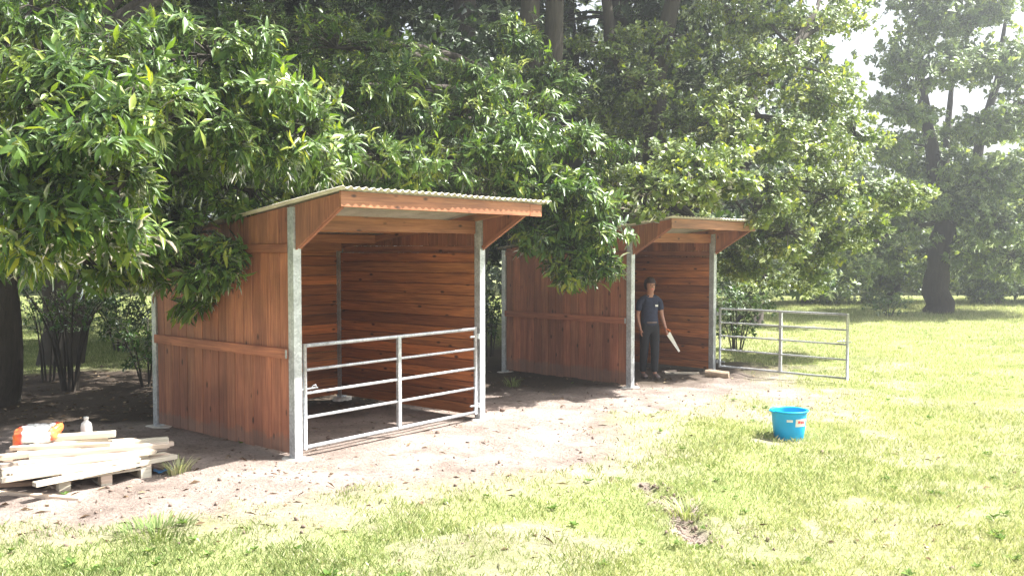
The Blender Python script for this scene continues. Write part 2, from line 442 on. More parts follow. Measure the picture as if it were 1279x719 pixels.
# ------------------------------------------------------------------ field shelters
def shelter(S, z0, label, over=.40):
    (ox, oy), th, W, D = S
    root = empty('field_shelter', (ox, oy, z0), th, label=label, cat='shelter', group='open fronted timber field shelters')
    X_, Y_, Z_ = Vector((1, 0, 0)), Vector((0, 1, 0)), Vector((0, 0, 1))
    zr = lambda y: 2.70 - .13 * y
    rnd = random.Random(int(ox * 10) + 3)
    # posts (hollow box section, drawn as one tube with a cap) and concrete footings
    for (x, y) in ((0, 0), (W, 0), (0, D), (W, D)):
        h = zr(y) - .03
        p = board(root, 'post', (x, y, h / 2 - .1), h + .2, .1, .1, Z_, X_, M['steel'])
        V, F = [], []
        n = 18
        for ring, (rr, zz) in enumerate(((1, -.08), (1, -.002), (.82, .012))):
            for k in range(n):
                a = 2 * math.pi * k / n
                r = .15 * rr * (1 + .25 * math.sin(a * 2 + ox + x) + .10 * math.sin(a * 5 + y))
                V.append((r * math.cos(a), r * math.sin(a), zz))
        for i in range(2):
            for k in range(n): F.append((i * n + k, i * n + (k + 1) % n, (i + 1) * n + (k + 1) % n, (i + 1) * n + k))
        F.append(tuple(range(2 * n, 3 * n)))
        fm = bpy.data.meshes.new('footing'); fm.from_pydata(V, [], F)
        link('footing', fm, root, M['concrete'], (x, y, 0))
    # side walls: vertical boards outside
    for sx, xx in ((-1, -.018), (1, W + .018)):
        y = .054; wid = .168
        nb = round((D - .108) / wid); wid = (D - .108) / nb
        for i in range(nb):
            yc = .054 + (i + .5) * wid
            off = rnd.uniform(-.003, .003)
            zb = .05 + rnd.uniform(-.008, .008)
            az = X_ * sx                                   # outward
            ay = az.cross(Z_)                              # so that Z_ x ay = az
            board(root, 'wall_board', (xx + off, yc, (zb + 2.19) / 2), 2.19 - zb, wid - .006, .022, Z_, ay, M['cladding'])
        nb2 = nb - 1; w2 = (D - .108) / nb2
        for i in range(nb2):
            yc = .054 + (i + .5) * w2
            z1 = zr(yc) - .012
            s = ay.dot(Y_)
            board(root, 'gable_board', (xx + sx * .004 + rnd.uniform(-.002, .002), yc, (2.285 + z1) / 2), z1 - 2.285, w2 - .006, .022, Z_, ay, M['cladding'],
                  top=(.13 * s * w2 / 2, -.13 * s * w2 / 2))
        board(root, 'top_rail', (xx + sx * .012, D / 2, 2.237), D - .104, .09, .045, Y_, Z_, M['cladding'])
        board(root, 'middle_rail', (xx + sx * .036, D / 2, 1.12), D - .104, .105, .045, Y_, Z_, M['cladding'])
        board(root, 'rail_bracket', (xx + sx * .06, .053, 1.12), .09, .03, .004, Z_, ay, M['steel'])
        # wing that closes the side of the canopy
        ys = [-.052, -.29, -.53, -.78]
        for i in range(3):
            a, b_ = ys[i], ys[i + 1]
            yc = (a + b_) / 2; w = abs(b_ - a)
            lo = lambda q: 2.22 + (abs(q) - .05) * .60
            s = ay.dot(Y_)
            z0_, z1_ = lo(yc), zr(yc) - .012
            board(root, 'wing_board', (xx - sx * .004, yc, (z0_ + z1_) / 2), z1_ - z0_, w - .005, .022, Z_, ay, M['cladding'],
                  top=(.13 * s * w / 2, -.13 * s * w / 2), bot=(.60 * s * w / 2, -.60 * s * w / 2))
        d = Vector((0, -.73, .438)).normalized()
        board(root, 'wing_batten', (xx - sx * .034, -.415, 2.458), .80, .05, .035, d, d.cross(X_), M['cladding'])
        # rafter along the slope
        L = (D + .80) / math.cos(math.atan(.13))
        sl = Vector((0, 1, -.13)).normalized()
        board(root, 'rafter', (xx - sx * .045 - sx * .035, D / 2 - .39, zr(D / 2 - .39) - .055), L - .06, .09, .045, sl, sl.cross(X_), M['cladding'])
    # lining boards: horizontal, side walls and back wall
    def lining(p0, p1, inward, ztop, hh):
        d = (p1 - p0); L = d.length; d.normalize()
        z = .05
        while z < ztop - .03:
            h = min(hh * rnd.choice((1, 1, 1, .86)), ztop - z)
            c = (p0 + p1) / 2 + Vector((0, 0, z + h / 2)) + inward * rnd.uniform(-.003, .004)
            ay = inward.cross(d)
            board(root, 'lining_board', c, L, h - .008, .026, d, ay, M['lining'])
            z += h
    lining(Vector((W - .032, .055, 0)), Vector((W - .032, D - .055, 0)), -X_, 2.19, .145)
    lining(Vector((.032, .055, 0)), Vector((.032, D - .055, 0)), X_, 2.19, .145)
    lining(Vector((.055, D + .034, 0)), Vector((W - .055, D + .034, 0)), -Y_, zr(D) - .08, .145)
    # beams across
    for (y, name, zt) in ((.026, 'lintel_beam', zr(.0) - .10), (1.0, 'purlin', zr(1.0) - .005), (1.95, 'purlin', zr(1.95) - .005), (D - .10, 'purlin', zr(D) - .005), (-.42, 'purlin', zr(-.42) - .005)):
        hgt = .165 if name == 'lintel_beam' else (.06 if y < 0 else .12)
        board(root, name, (W / 2, y, zt - hgt / 2), W - .15, hgt, .045, X_, Z_, M['beam'])
    # fascia
    board(root, 'fascia_board', (W / 2 - .01, -.806, 2.726), W + .07, .158, .028, X_, Z_, M['beam'])
    fo = max(.06, over - .16); board(root, 'fascia_board', (W + .027 + fo / 2, -.807, 2.722), fo, .152, .027, X_, Z_, M['beam'])
    # corrugated roof sheets
    x0, x1 = -.09, W + over; y0, y1 = -.89, D + .14
    ns = 4; pitch = .1; sw = (x1 - x0) / ns
    for i in range(ns):
        a = x0 + i * sw - (.04 if i else 0); b_ = x0 + (i + 1) * sw
        xs = np.linspace(a, b_, int((b_ - a) / pitch * 8))
        yy = [y0 + rnd.uniform(-.012, .012), (y0 + y1) / 2, y1]
        V = []
        for lay in (0, 1):
            for yv in yy:
                for xv in xs:
                    V.append((xv, yv, zr(yv) + .020 + .014 * math.sin(2 * math.pi * xv / pitch) + (.004 if lay == 0 else 0) + .003 * (i % 2)))
        n = len(xs); F = []
        for r_ in range(2):
            for k in range(n - 1):
                q = r_ * n + k
                F.append((q, q + 1, q + n + 1, q + n)); q += 3 * n
                F.append((q + n, q + n + 1, q + 1, q))
        for k in range(n - 1):
            F.append((k + 1, k, 3 * n + k, 3 * n + k + 1)); q = 2 * n + k; F.append((q, q + 1, q + 3 * n + 1, q + 3 * n))
        for r_ in range(2):
            q = r_ * n; F.append((q, q + n, q + 4 * n, q + 3 * n)); q += n - 1; F.append((q + n, q, q + 3 * n, q + 4 * n))
        rm = bpy.data.meshes.new('roof_sheet'); rm.from_pydata(V, [], F)
        for p in rm.polygons: p.use_smooth = True
        link('roof_sheet', rm, root, M['roof'])
    return root
shel1 = shelter(S1, 0.0, 'nearer open fronted brown timber shelter with its gate closed')
shel2 = shelter(S2, -.07, 'farther brown timber shelter under the trees, its gate swung open and a man inside', .14)

# ------------------------------------------------------------------ gates
def gate(loc, rz, L, label, latch):
    """hinge side at local x = L, free end at 0"""
    g = empty('field_gate', loc, rz, label=label, cat='gate', group='galvanised five bar field gates')
    for z, r in ((.11, .021), (.43, .016), (.69, .016), (.94, .016), (1.20, .021)):
        pts = [(t, 0, z) for t in np.linspace(.02, L - .02, 5)]
        tube_obj('rail', pts, r, M['steel'], g)
    for x in (0, L): tube_obj('stile', [(x, 0, .09), (x, 0, 1.22)], .023, M['steel'], g)
    board(g, 'upright', (L / 2, -.004, .655), 1.09, .05, .044, (0, 0, 1), (1, 0, 0), M['steel'])
    for z in (.20, 1.10):
        h = tube_obj('hinge', [(L - .1, 0, z), (L + .06, 0, z)], .012, M['steel'], g)
        link('hinge_eye', tube_mesh_cyl(.028, .06), h, M['steel'], (.075, 0, 0))
    # latch: sprung bolt with a loop handle
    l = tube_obj('latch', [(-.07, 0, .735), (.17, 0, .735)], .009, M['steel'], g)
    tube_obj('latch_handle', [(.02, -.01, 0), (.03, -.04, .035), (.06, -.045, .04), (.085, -.02, .005)], .006, M['steel'], l, 6)
    return g
def tube_mesh_cyl(r, h):
    V, F = tube([(0, 0, -h / 2), (0, 0, h / 2)], r, 12)
    me = bpy.data.meshes.new('collar'); me.from_pydata(V, [], F)
    return me
def loc_pt(S, x, y, z0=0):
    (ox, oy), th, W, D = S
    return Vector((ox + x * math.cos(th) - y * math.sin(th), oy + x * math.sin(th) + y * math.cos(th), z0))
gate(loc_pt(S1, .10, -.03), S1[1], 2.73, 'galvanised five bar gate closed across the front of the nearer shelter', True)
hinge = loc_pt(S2, 2.78, -.06, -.07)
end = Vector((5.72, 15.28, -.07))
gv = hinge - end
gate(end, math.atan2(gv.y, gv.x), gv.length - .06, 'galvanised five bar gate standing open on the grass beside the farther shelter', False)

# ------------------------------------------------------------------ leaves and trees
def norm(a): return a / np.maximum(np.linalg.norm(a, axis=-1, keepdims=True), 1e-9)
TEMPL = {
    'long': (np.array([[0, 0, 0], [.5, 0, 0.0], [1, 0, -.16], [.42, .5, .05], [.42, -.5, .05], [.78, .30, -.03], [.78, -.30, -.03]]),
             np.array([[0, 4, 1], [0, 1, 3], [1, 4, 6], [1, 6, 2], [1, 2, 5], [1, 5, 3]])),
    'lobed': (np.array([[0, 0, 0], [.32, .20, .03], [.62, .5, .05], [1, 0, -.08], [.62, -.5, .05], [.32, -.20, .03]]),
              np.array([[0, 3, 1], [1, 3, 2], [0, 5, 3], [5, 4, 3]])),
    'flat': (np.array([[0, 0, 0], [.5, .5, .08], [1, 0, -.06], [.5, -.5, .08]]),
             np.array([[0, 3, 2], [0, 2, 1]])),
}
def leaf_frames(p, d, n, L, w):
    d = norm(d); s = norm(np.cross(n, d)); u = np.cross(d, s)
    return d, s, u
def leaves_arrays(p, d, n, L, w, tint, kind):
    T, F = TEMPL[kind]
    d, s, u = leaf_frames(p, d, n, L, w)
    k = len(T)
    V = (p[:, None, :] + d[:, None, :] * (T[None, :, 0:1] * L[:, None, None]) + s[:, None, :] * (T[None, :, 1:2] * w[:, None, None])
         + u[:, None, :] * (T[None, :, 2:3] * L[:, None, None]))
    Fa = (F[None] + (np.arange(len(p)) * k)[:, None, None]).reshape(-1, 3)
    return V.reshape(-1, 3), Fa, np.repeat(tint, k)
def sprays_in(masses, flat=.35, clump=11, spread=.33):
    """masses: (centre, radius xyz, sprays). returns spray points and axes"""
    Ps, As = [], []
    for (c, r, n) in masses:
        c = np.array(c, float); r = np.array(r if hasattr(r, '__len__') else (r, r, r * .8), float)
        nb = max(2, int(n / clump))
        q = norm(rng.normal(size=(nb, 3))) * (rng.random((nb, 1)) ** .38)
        sub = q * r
        k = rng.integers(0, nb, n)
        off = rng.normal(size=(n, 3)) * np.array([1, 1, flat]) * r.mean() * spread
        p = sub[k] + off
        out = norm(p / r)
        a = norm(out * .8 + rng.normal(size=(n, 3)) * .45 + np.array([0, 0, .25]))
        Ps.append(c + p); As.append(a)
    return np.concatenate(Ps), np.concatenate(As)
def spray_leaves(Ps, As, per, L0, ratio, droop=.35, spread=.10, phi=(35, 92)):
    n = len(Ps)
    p = np.repeat(Ps, per, 0); a = np.repeat(As, per, 0)
    m = len(p)
    rv = norm(rng.normal(size=(m, 3)))
    rad = norm(rv - a * (rv * a).sum(1, keepdims=True))
    ph = np.radians(rng.uniform(phi[0], phi[1], (m, 1)))
    d = norm(a * np.cos(ph) + rad * np.sin(ph) + np.array([0, 0, -droop]) * rng.uniform(.4, 1.3, (m, 1)))
    nr = norm(a * .7 + np.array([0, 0, .7]) + rng.normal(size=(m, 3)) * .25)
    L = L0 * rng.uniform(.6, 1.2, m)
    pos = p + a * rng.uniform(-spread, spread * .4, (m, 1)) + rng.normal(size=(m, 3)) * spread * .25
    tint = np.clip(np.repeat(rng.normal(.45, .2, n), per) + rng.normal(0, .12, m), 0, 1)
    return pos, d, nr, L, L * ratio * rng.uniform(.8, 1.15, m), tint

def limb_path(a, b, sag=0.0, wig=.12, n=7):
    a, b = Vector(a), Vector(b); L = (b - a).length
    pts = []
    ph = random.uniform(0, 9)
    for i in range(n):
        t = i / (n - 1)
        p = a.lerp(b, t)
        w = math.sin(math.pi * t)
        p += Vector((math.sin(t * 5 + ph), math.cos(t * 4 + ph * 1.3), 0)) * wig * L * .25 * w
        p.z += w * sag * L
        pts.append(p)
    return pts
def bark_tube(pts, rad, seg=10):
    V, F = tube(pts, rad, seg)
    return V, F
def join_tubes(name, tubes, parent, m, kind=None):
    V, F = [], []
    for (pts, rad, seg) in tubes:
        v, f = tube(pts, rad, seg)
        o = len(V); V += v; F += [tuple(i + o for i in q) for q in f]
    me = bpy.data.meshes.new(name); me.from_pydata(V, [], F)
    for p in me.polygons: p.use_smooth = True
    return link(name, me, parent, m, kind=kind)
def foliage(name, parent, arr, kind, m, pick=0, stuff=True):
    pos, d, nr, L, w, tint = arr
    base = np.array(parent.location)
    if pick:
        # the leaves that show largest become leaves of their own
        loc = pos
        yy = np.maximum(loc[:, 1], 1.0)
        px = 639.5 + FPX * loc[:, 0] / yy; py = 315 - FPX * (loc[:, 2] - CAM_H) / yy
        ok = (px > 3) & (px < 1276) & (py > 3) & (py < 700)
        view = norm(loc - np.array([0, 0, CAM_H]))
        dd, s, u = leaf_frames(pos, d, nr, L, w)
        size = L * w / yy ** 2 * np.abs((u * view).sum(1)) * ok
        # prefer leaves facing open air: ranked by depth within their neighbourhood
        cell = (px // 14).astype(int) * 1000 + (py // 14).astype(int)
        order = np.lexsort((yy, cell)); first = np.ones(len(order), bool)
        first[1:] = cell[order][1:] != cell[order][:-1]
        front = np.zeros(len(pos), bool); front[order[first]] = True
        size = size * front
        sel = np.argsort(-size)[:pick]
        T, F = TEMPL[kind]
        mes = []
        for q in range(5):
            tt = .2 + .16 * q
            mm = np_mesh('leaf', T * np.array([1, 1, 1]), F, np.full(len(T), tt)); mm.materials.append(m); mes.append(mm)
        for i in sel:
            o = bpy.data.objects.new('leaf', mes[min(4, max(0, int((tint[i] - .2) / .16 + .5)))]); COL.objects.link(o); o.parent = parent
            mt = Matrix((Vector(dd[i]) * L[i], Vector(s[i]) * w[i], Vector(u[i]) * L[i])).transposed().to_4x4()
            mt.translation = Vector(pos[i] - base)
            o.matrix_local = mt
        keep = np.ones(len(pos), bool); keep[sel] = False
        pos, d, nr, L, w, tint = (q[keep] for q in (pos, d, nr, L, w, tint))
    V, F, T = leaves_arrays(pos - base, d, nr, L, w, tint, kind)
    me = np_mesh(name, V, F, T)
    return link(name, me, parent, m, kind='stuff' if stuff else None)

def big_tree(name, base, trunks, masses, kind, m, per, L0, ratio, label, cat='tree', pick=0, droop=.35, limb_r=.05, twigs=True, clump=11, spread=.33, group=None):
    """trunks: list of (points, radii) in world; masses in world"""
    root = empty(name, base, label=label, cat=cat, group=group)
    B = Vector(base)
    tops = []
    for (pts, rad) in trunks:
        q = []
        for i in range(len(pts) - 1):                      # subdivide for a living outline
            for k in range(4):
                t = k / 4
                a = Vector(pts[i]).lerp(Vector(pts[i + 1]), t)
                j = mnoise.noise(a * 1.3) * rad[i] * .6
                q.append((a + Vector((j, -j * .6, 0)), rad[i] * (1 - t) + rad[i + 1] * t))
        q.append((Vector(pts[-1]), rad[-1]))
        join_tubes('trunk', [([p - B for p, _ in q], [r * (1 + .10 * mnoise.noise(p * 2.1)) for p, r in q], 12)], root, M['bark'])
        tops += [p for p, _ in q[3:] if not twigs or p.z > 3.3]
    Ps, As = sprays_in(masses, clump=clump, spread=spread)
    tw = []
    for (c, r, n) in masses:
        c = Vector(c)
        near = min(tops, key=lambda t: (t - c).length + (2.0 if t.z > c.z + .5 else 0))
        L = (near - c).length
        pts = limb_path(near, c, .06, .25)
        r0 = min(.5 * max(rad), .02 + .018 * L)
        rr = [r0 * (1 - .8 * i / 6) for i in range(7)]
        join_tubes('limb', [([p - B for p in pts], rr, 7)], root, M['bark'])
    if twigs:
        k = 0
        for (c, r, n) in masses:
            c = Vector(c)
            seg = Ps[k:k + n]; k += n
            for q in seg[::max(1, n // 26)]:
                q = Vector(q); mid = c.lerp(q, .5) + Vector((0, 0, .08))
                tw.append(([c - B, mid - B, q - B], [.016, .010, .004], 4))
        join_tubes('twigs', tw, root, M['bark'], kind='stuff')
    arr = spray_leaves(Ps, As, per, L0, ratio, droop)
    foliage('foliage', root, arr, kind, m, pick)
    return root

def Q(px, py, Y, r, n, flat=.75):
    p = P(px, py, Y)
    return ((p.x, p.y, p.z), (r, r, r * flat), n)

# 1. sweet chestnut on the left, its boughs reaching towards the photographer and over the shelter
b1 = (-7.4, 12.8, H(-7.4, 12.8))
m1 = [Q(60, 15, 10.0, .6, 110), Q(10, 50, 10.5, .7, 90), Q(110, 10, 11.5, .7, 80), Q(30, 125, 8.2, .75, 130), Q(110, 105, 8.6, .7, 120), Q(190, 75, 9.8, .7, 110), Q(265, 70, 9.9, .65, 110), Q(330, 110, 10.0, .6, 100), Q(365, 165, 10.1, .45, 70),
      Q(70, 185, 8.0, .6, 100), Q(160, 160, 7.9, .6, 110), Q(240, 150, 9.7, .6, 110), Q(310, 185, 9.9, .5, 80),
      Q(10, 235, 7.8, .5, 70), Q(95, 240, 7.9, .5, 70), Q(60, 290, 7.8, .45, 55), Q(150, 235, 8.0, .45, 60), Q(220, 215, 9.7, .45, 60),
      Q(120, 285, 7.9, .45, 60), Q(185, 290, 9.7, .5, 80), Q(250, 290, 9.9, .38, 60), Q(225, 335, 9.9, .42, 65), Q(270, 325, 9.8, .3, 36), Q(165, 330, 9.9, .45, 60),
      Q(40, 300, 9.0, .6, 60), Q(100, 325, 9.6, .5, 50), Q(245, 375, 10.4, .22, 18),
      Q(300, 235, 10.6, .55, 70), Q(360, 215, 10.8, .5, 70), Q(395, 180, 11.6, .6, 80),
      ((-6.2, 10.8, 6.8), (1.6, 1.6, 1.0), 130), ((-8.0, 9.8, 6.0), (1.6, 1.6, 1.2), 110), ((-8.6, 12.5, 7.4), (2.2, 2.2, 1.4), 130), ((-6.6, 13.6, 8.4), (2.0, 2.0, 1.5), 130),
      ((-9.2, 11.0, 4.2), (1.3, 1.6, 1.1), 90), ((-6.6, 11.6, 4.8), (1.3, 1.1, .7), 120), ((-5.0, 12.6, 5.2), (1.3, 1.1, .8), 120), ((-8.8, 9.0, 3.6), (1.0, 1.2, 1.0), 70),
      ((-4.2, 13.2, 7.2), (1.8, 1.3, .9), 420), ((-2.2, 13.4, 7.6), (1.6, 1.2, .9), 360), ((-3.8, 15.4, 8.2), (2.0, 1.5, 1.0), 420), ((-5.6, 12.6, 6.6), (1.4, 1.2, .8), 300), ((-.4, 13.7, 8.2), (1.8, 1.2, .8), 400), ((-3.0, 11.9, 7.2), (1.6, .8, .7), 350), ((-5.6, 13.2, 9.6), (1.6, 1.4, 1.0), 320)]  # out-of-view leaf masses added to shade the trunk and the ground behind
big_tree('chestnut_tree', b1, [([b1, (-7.35, 12.75, 1.6), (-7.2, 12.6, 3.6), (-8.9, 13.6, 5.8), (-10.4, 14.6, 8.2)], [.42, .30, .26, .20, .10]),
                               ([(-7.25, 12.6, 2.6), (-6.4, 11.6, 3.9), (-5.5, 10.7, 4.3)], [.15, .09, .05])],
         m1, 'long', M['chestnut'], 12, .20, .27, 'big chestnut tree at the far left with long glossy leaves hanging over the timber heap', pick=300, droop=.5, clump=9, spread=.25)

# 2. second chestnut behind the nearer shelter, twin trunk against the sky
b2 = (.3, 17.6, H(.3, 17.6) - .05)
m2 = [Q(650, 50, 16.2, .6, 80), Q(705, 105, 16.2, .5, 70), Q(615, 110, 15.6, .5, 70), Q(665, 100, 16.4, .35, 50), Q(420, 60, 14, .9, 120), Q(455, 130, 13.2, .8, 130), Q(410, 200, 12.8, .55, 80), Q(480, 205, 12.8, .6, 100), Q(545, 205, 12.9, .55, 90), Q(515, 110, 13.8, .8, 120), Q(570, 150, 13.8, .7, 110),
      Q(625, 195, 13.3, .6, 110), Q(680, 160, 14.0, .7, 110), Q(690, 215, 13.4, .6, 110), Q(645, 235, 13.3, .4, 70), Q(735, 190, 14.2, .5, 70), Q(600, 110, 14.6, .7, 80), 
      Q(715, 255, 13.4, .5, 100), Q(690, 290, 13.3, .42, 90), Q(745, 285, 13.5, .45, 90), Q(715, 330, 13.4, .38, 80), Q(745, 335, 13.5, .3, 50), Q(660, 270, 13.8, .3, 40),
      Q(380, 110, 15.0, .9, 70), Q(330, 50, 15.5, 1.0, 60), Q(620, 215, 15.2, .6, 60), Q(560, 235, 15.2, .7, 70), Q(500, 240, 15, .6, 60), Q(420, 240, 14.5, .7, 70), Q(350, 250, 14.2, .7, 80),
      ((-1.5, 16.5, 9.0), (2.4, 2.0, 1.6), 120), ((1.0, 17.5, 10.2), (2.6, 2.4, 1.6), 120), ((-3.4, 17.0, 8.0), (2.0, 2.0, 1.4), 90)]
big_tree('chestnut_tree', b2, [([b2, (.28, 17.5, 2.0), (.22, 17.3, 4.2), (.30, 17.2, 6.4), (.5, 17.3, 9.5)], [.42, .33, .30, .20, .08]),
                               ([(.22, 17.4, 3.4), (.72, 17.2, 5.2), (.80, 17.2, 7.0), (1.3, 17.4, 10)], [.26, .22, .17, .07])],
         m2, 'long', M['chestnut'], 12, .20, .27, 'chestnut tree with a dark forked trunk rising behind the nearer shelter roof', pick=300, droop=.5, clump=10, spread=.27)

# 3. oak over the farther shelter
b3 = (3.3, 19.6, H(3.3, 19.6) - .05)
m3 = [Q(800, 110, 18.2, .6, 100), Q(850, 160, 18.2, .6, 120), Q(790, 170, 18.4, .4, 80), Q(760, 60, 18.6, .6, 90), Q(835, 50, 18.8, .6, 90), Q(846, 236, 14.1, .32, 90), Q(884, 246, 14.2, .24, 60), Q(948, 262, 16.2, .30, 80), Q(808, 240, 14.0, .45, 130), Q(862, 216, 14.2, .42, 150), Q(915, 228, 14.6, .4, 130), Q(850, 205, 15.0, .6, 150), Q(905, 205, 15.2, .6, 150), Q(780, 235, 15.0, .5, 110), 
      Q(968, 235, 16.5, .6, 150), Q(985, 290, 17.5, .6, 140), Q(945, 300, 18.2, .5, 120), Q(930, 330, 19.0, .55, 120), Q(1010, 340, 20, .6, 120), Q(960, 350, 21, .6, 110),
      Q(960, 180, 17.0, .8, 190), Q(900, 150, 17.5, .8, 170), Q(1020, 190, 18.0, .8, 190), Q(1070, 175, 19.0, .6, 150), Q(1010, 120, 18.5, .9, 190), Q(950, 90, 18.5, .9, 180), Q(1045, 110, 19.5, .7, 150),
      Q(1040, 245, 18.5, .7, 180), Q(1095, 240, 19.0, .5, 130), Q(1145, 245, 19.2, .3, 70), Q(1120, 255, 19.1, .35, 70), Q(1080, 290, 20, .5, 110), Q(1030, 300, 19.5, .6, 130),
      Q(1000, 40, 19.5, 1.0, 180), Q(930, 20, 19.5, 1.0, 160), Q(1035, 30, 20.5, .7, 120), Q(1030, -30, 20.5, 1.0, 120),
      Q(890, 320, 20.5, .6, 90), Q(860, 290, 21, .6, 70), Q(820, 200, 21, .7, 70), Q(760, 150, 19, .6, 60),
      ((3.0, 20.5, 10.0), (2.4, 2.4, 1.8), 220), ((5.4, 20.5, 9.8), (2.4, 2.2, 1.6), 220),
      ((1.0, 21.5, 11.5), (2.6, 2.4, 1.8), 200), ((4.5, 22.5, 12.0), (3.0, 2.4, 1.8), 220), ((6.6, 21.5, 10.8), (1.8, 2.2, 1.4), 160), ((3.2, 17.6, 10.2), (1.8, 1.4, 1.1), 650), ((6.4, 19.4, 10.8), (1.7, 1.5, 1.2), 600)]  # unseen high crown masses, added to shade the trunks and trees behind
big_tree('oak_tree', b3, [([b3, (3.2, 19.5, 2.4), (2.95, 19.2, 4.6), (3.3, 19.2, 7.2), (3.7, 19.4, 10)], [.38, .30, .26, .18, .08]),
                          ([(3.0, 19.3, 3.4), (4.4, 18.8, 5.0), (5.8, 18.6, 6.4)], [.18, .13, .06]),
                          ([(3.1, 19.3, 4.6), (2.1, 19.4, 6.6), (1.9, 19.6, 9)], [.18, .13, .06])],
         m3, 'lobed', M['oak'], 11, .135, .62, 'broad pale green oak spreading its boughs over the farther shelter roof', droop=.15, clump=14)

# 4. lone tree on the right, backlit
t4 = Gd(1172, 391, H(15.6, 33)); b4 = (t4.x, t4.y, t4.z - .05)
x4, y4 = t4.x, t4.y
m4 = []
for (px, py, r, n) in ((1125, 85, 1.0, 120), (1160, 20, 1.4, 220), (1210, 40, 1.3, 210), (1250, 80, 1.2, 190), (1180, 90, 1.2, 160), (1130, 140, 1.0, 120), (1240, 150, 1.2, 190), (1110, 180, 1.0, 130),
                       (1275, 130, 1.2, 160), (1200, 170, 1.0, 110), (1150, 200, 1.1, 150), (1230, 220, 1.2, 180), (1275, 215, 1.2, 170), (1130, 270, 1.2, 190), (1190, 255, 1.1, 150), (1240, 280, 1.2, 190),
                       (1110, 320, 1.1, 170), (1160, 315, 1.0, 170), (1210, 320, 1.0, 180), (1262, 320, 1.1, 170), (1065, 330, 1.0, 140), (1180, -40, 1.6, 220), (1240, -20, 1.5, 200), (1310, 60, 1.5, 150), (1320, 180, 1.5, 150), (1310, 280, 1.4, 140)):
    m4.append(Q(px, py, y4 + random.uniform(-2.6, 2.6), r, int(n * 1.05)))
big_tree('oak_tree', b4, [([b4, (x4 - .1, y4, 1.6), (x4 + .1, y4, 3.4), (x4 - .5, y4 - .2, 6.0), (x4 - .9, y4, 9), (x4 - .6, y4, 12.2)], [.55, .40, .36, .24, .16, .06]),
                          ([(x4 + .1, y4, 2.8), (x4 + 1.2, y4 - .2, 5.4), (x4 + 2.0, y4, 8.5), (x4 + 2.3, y4, 11)], [.24, .19, .13, .05]),
                          ([(x4 + .0, y4, 3.0), (x4 + .45, y4 + .6, 6.0), (x4 + .7, y4 + .6, 9.5)], [.2, .14, .06])],
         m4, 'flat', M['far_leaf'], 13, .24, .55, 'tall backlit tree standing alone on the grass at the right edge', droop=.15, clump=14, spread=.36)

# 5. woodland behind: trees one by one
def wood_tree(x, y, h, r, n, label, low=.25, L=.27, m='wood_leaf', cat='tree', nb=16):
    b = (x, y, H(x, y) - .05)
    ms = []
    for k in range(nb):
        a = random.uniform(0, 2 * math.pi); rr = r * random.uniform(.25, .85)
        z = h * random.uniform(low, .95)
        rr *= math.sqrt(max(.15, 1 - ((z / h - .5) / .62) ** 2))
        q = r * random.uniform(.30, .46)
        ms.append(((x + rr * math.cos(a), y + rr * math.sin(a) * .8, z), (q, q, q * .7), int(n / nb)))
    tr = .10 + h * .018
    return big_tree('woodland_tree', b, [([b, (x + .1, y, h * .25), (x - .15, y, h * .55), (x + .1, y, h * .85)], [tr * 1.3, tr, tr * .7, tr * .25])],
                    ms, 'flat', M[m], 10, L, .5, label, twigs=False, droop=.15, group='trees of the wood behind', clump=14, spread=.36)
LB = 'dark leafy tree of the wood standing behind the shelters'
for (x, y, h, r, n, low) in ((-12.5, 21, 13, 3.4, 1000, .40), (-8.5, 23.5, 15, 3.6, 1200, .32), (-4.6, 22, 15, 3.4, 1300, .22), (-1.8, 24, 15, 3.2, 1200, .15), (1.6, 25, 16, 3.4, 1200, .14),
                             (4.8, 25, 16, 3.2, 1300, .14), (-15, 26, 12, 3.5, 900, .35), (-6.5, 28, 13, 3.4, 900, .2), (7.6, 28.5, 13, 3.0, 1200, .10), (-11.2, 30, 13, 3.4, 900, .3), (-2.5, 30, 14, 3.4, 800, .2), (3.8, 30.5, 14, 3.4, 800, .2), (5.0, 24.5, 17.5, 3.6, 1600, .34), (2.8, 22.8, 17, 3.4, 1600, .34), (-1.0, 20.8, 15, 3.2, 1500, .32), (-5.2, 19.4, 14, 3.2, 1400, .36), (-9.0, 18.0, 13, 3.0, 1000, .42)):
    wood_tree(x, y, h, r, n, LB, low)
LR = 'hazy green tree in the row beyond the field at the right'
for (x, y, h, r, n) in ((9.6, 37, 7.5, 3.2, 1200), (13.0, 39.5, 6.6, 3.2, 1300), (17.0, 40, 6.6, 3.4, 1300), (21.5, 40, 6.2, 3.4, 1300), (25.5, 40, 6.8, 3.4, 1200), (11.5, 43, 9, 3.4, 900), (29.5, 41, 7.5, 3.4, 900)):
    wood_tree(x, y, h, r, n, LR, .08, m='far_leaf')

# far wood behind everything, reads as one mass
def far_wood():
    n = 52000
    x = rng.uniform(-52, 60, n); y = rng.uniform(47, 60, n)
    top = 5.5 + 5.5 * vnoise(x, y * 0 + 3, 7, 61) + 2 * vnoise(x, y, 2, 63)
    top = np.where(x > 10, top * .62, top)
    z = rng.random(n) ** .8 * top
    p = np.stack([x, y, z], 1)
    a = norm(rng.normal(size=(n, 3)) + np.array([0, -.4, .5]))
    L = rng.uniform(.45, .8, n)
    V, F, T = leaves_arrays(p, a, norm(rng.normal(size=(n, 3)) * .4 + np.array([.1, -.3, .8])), L, L * .6, np.clip(rng.normal(.4, .2, n), 0, 1), 'flat')
    o = link('far_wood', np_mesh('far_wood', V, F, T), m=M['wood_leaf'], kind='stuff')
    tag(o, 'distant wood closing the view behind the nearer trees', 'wood')
far_wood()

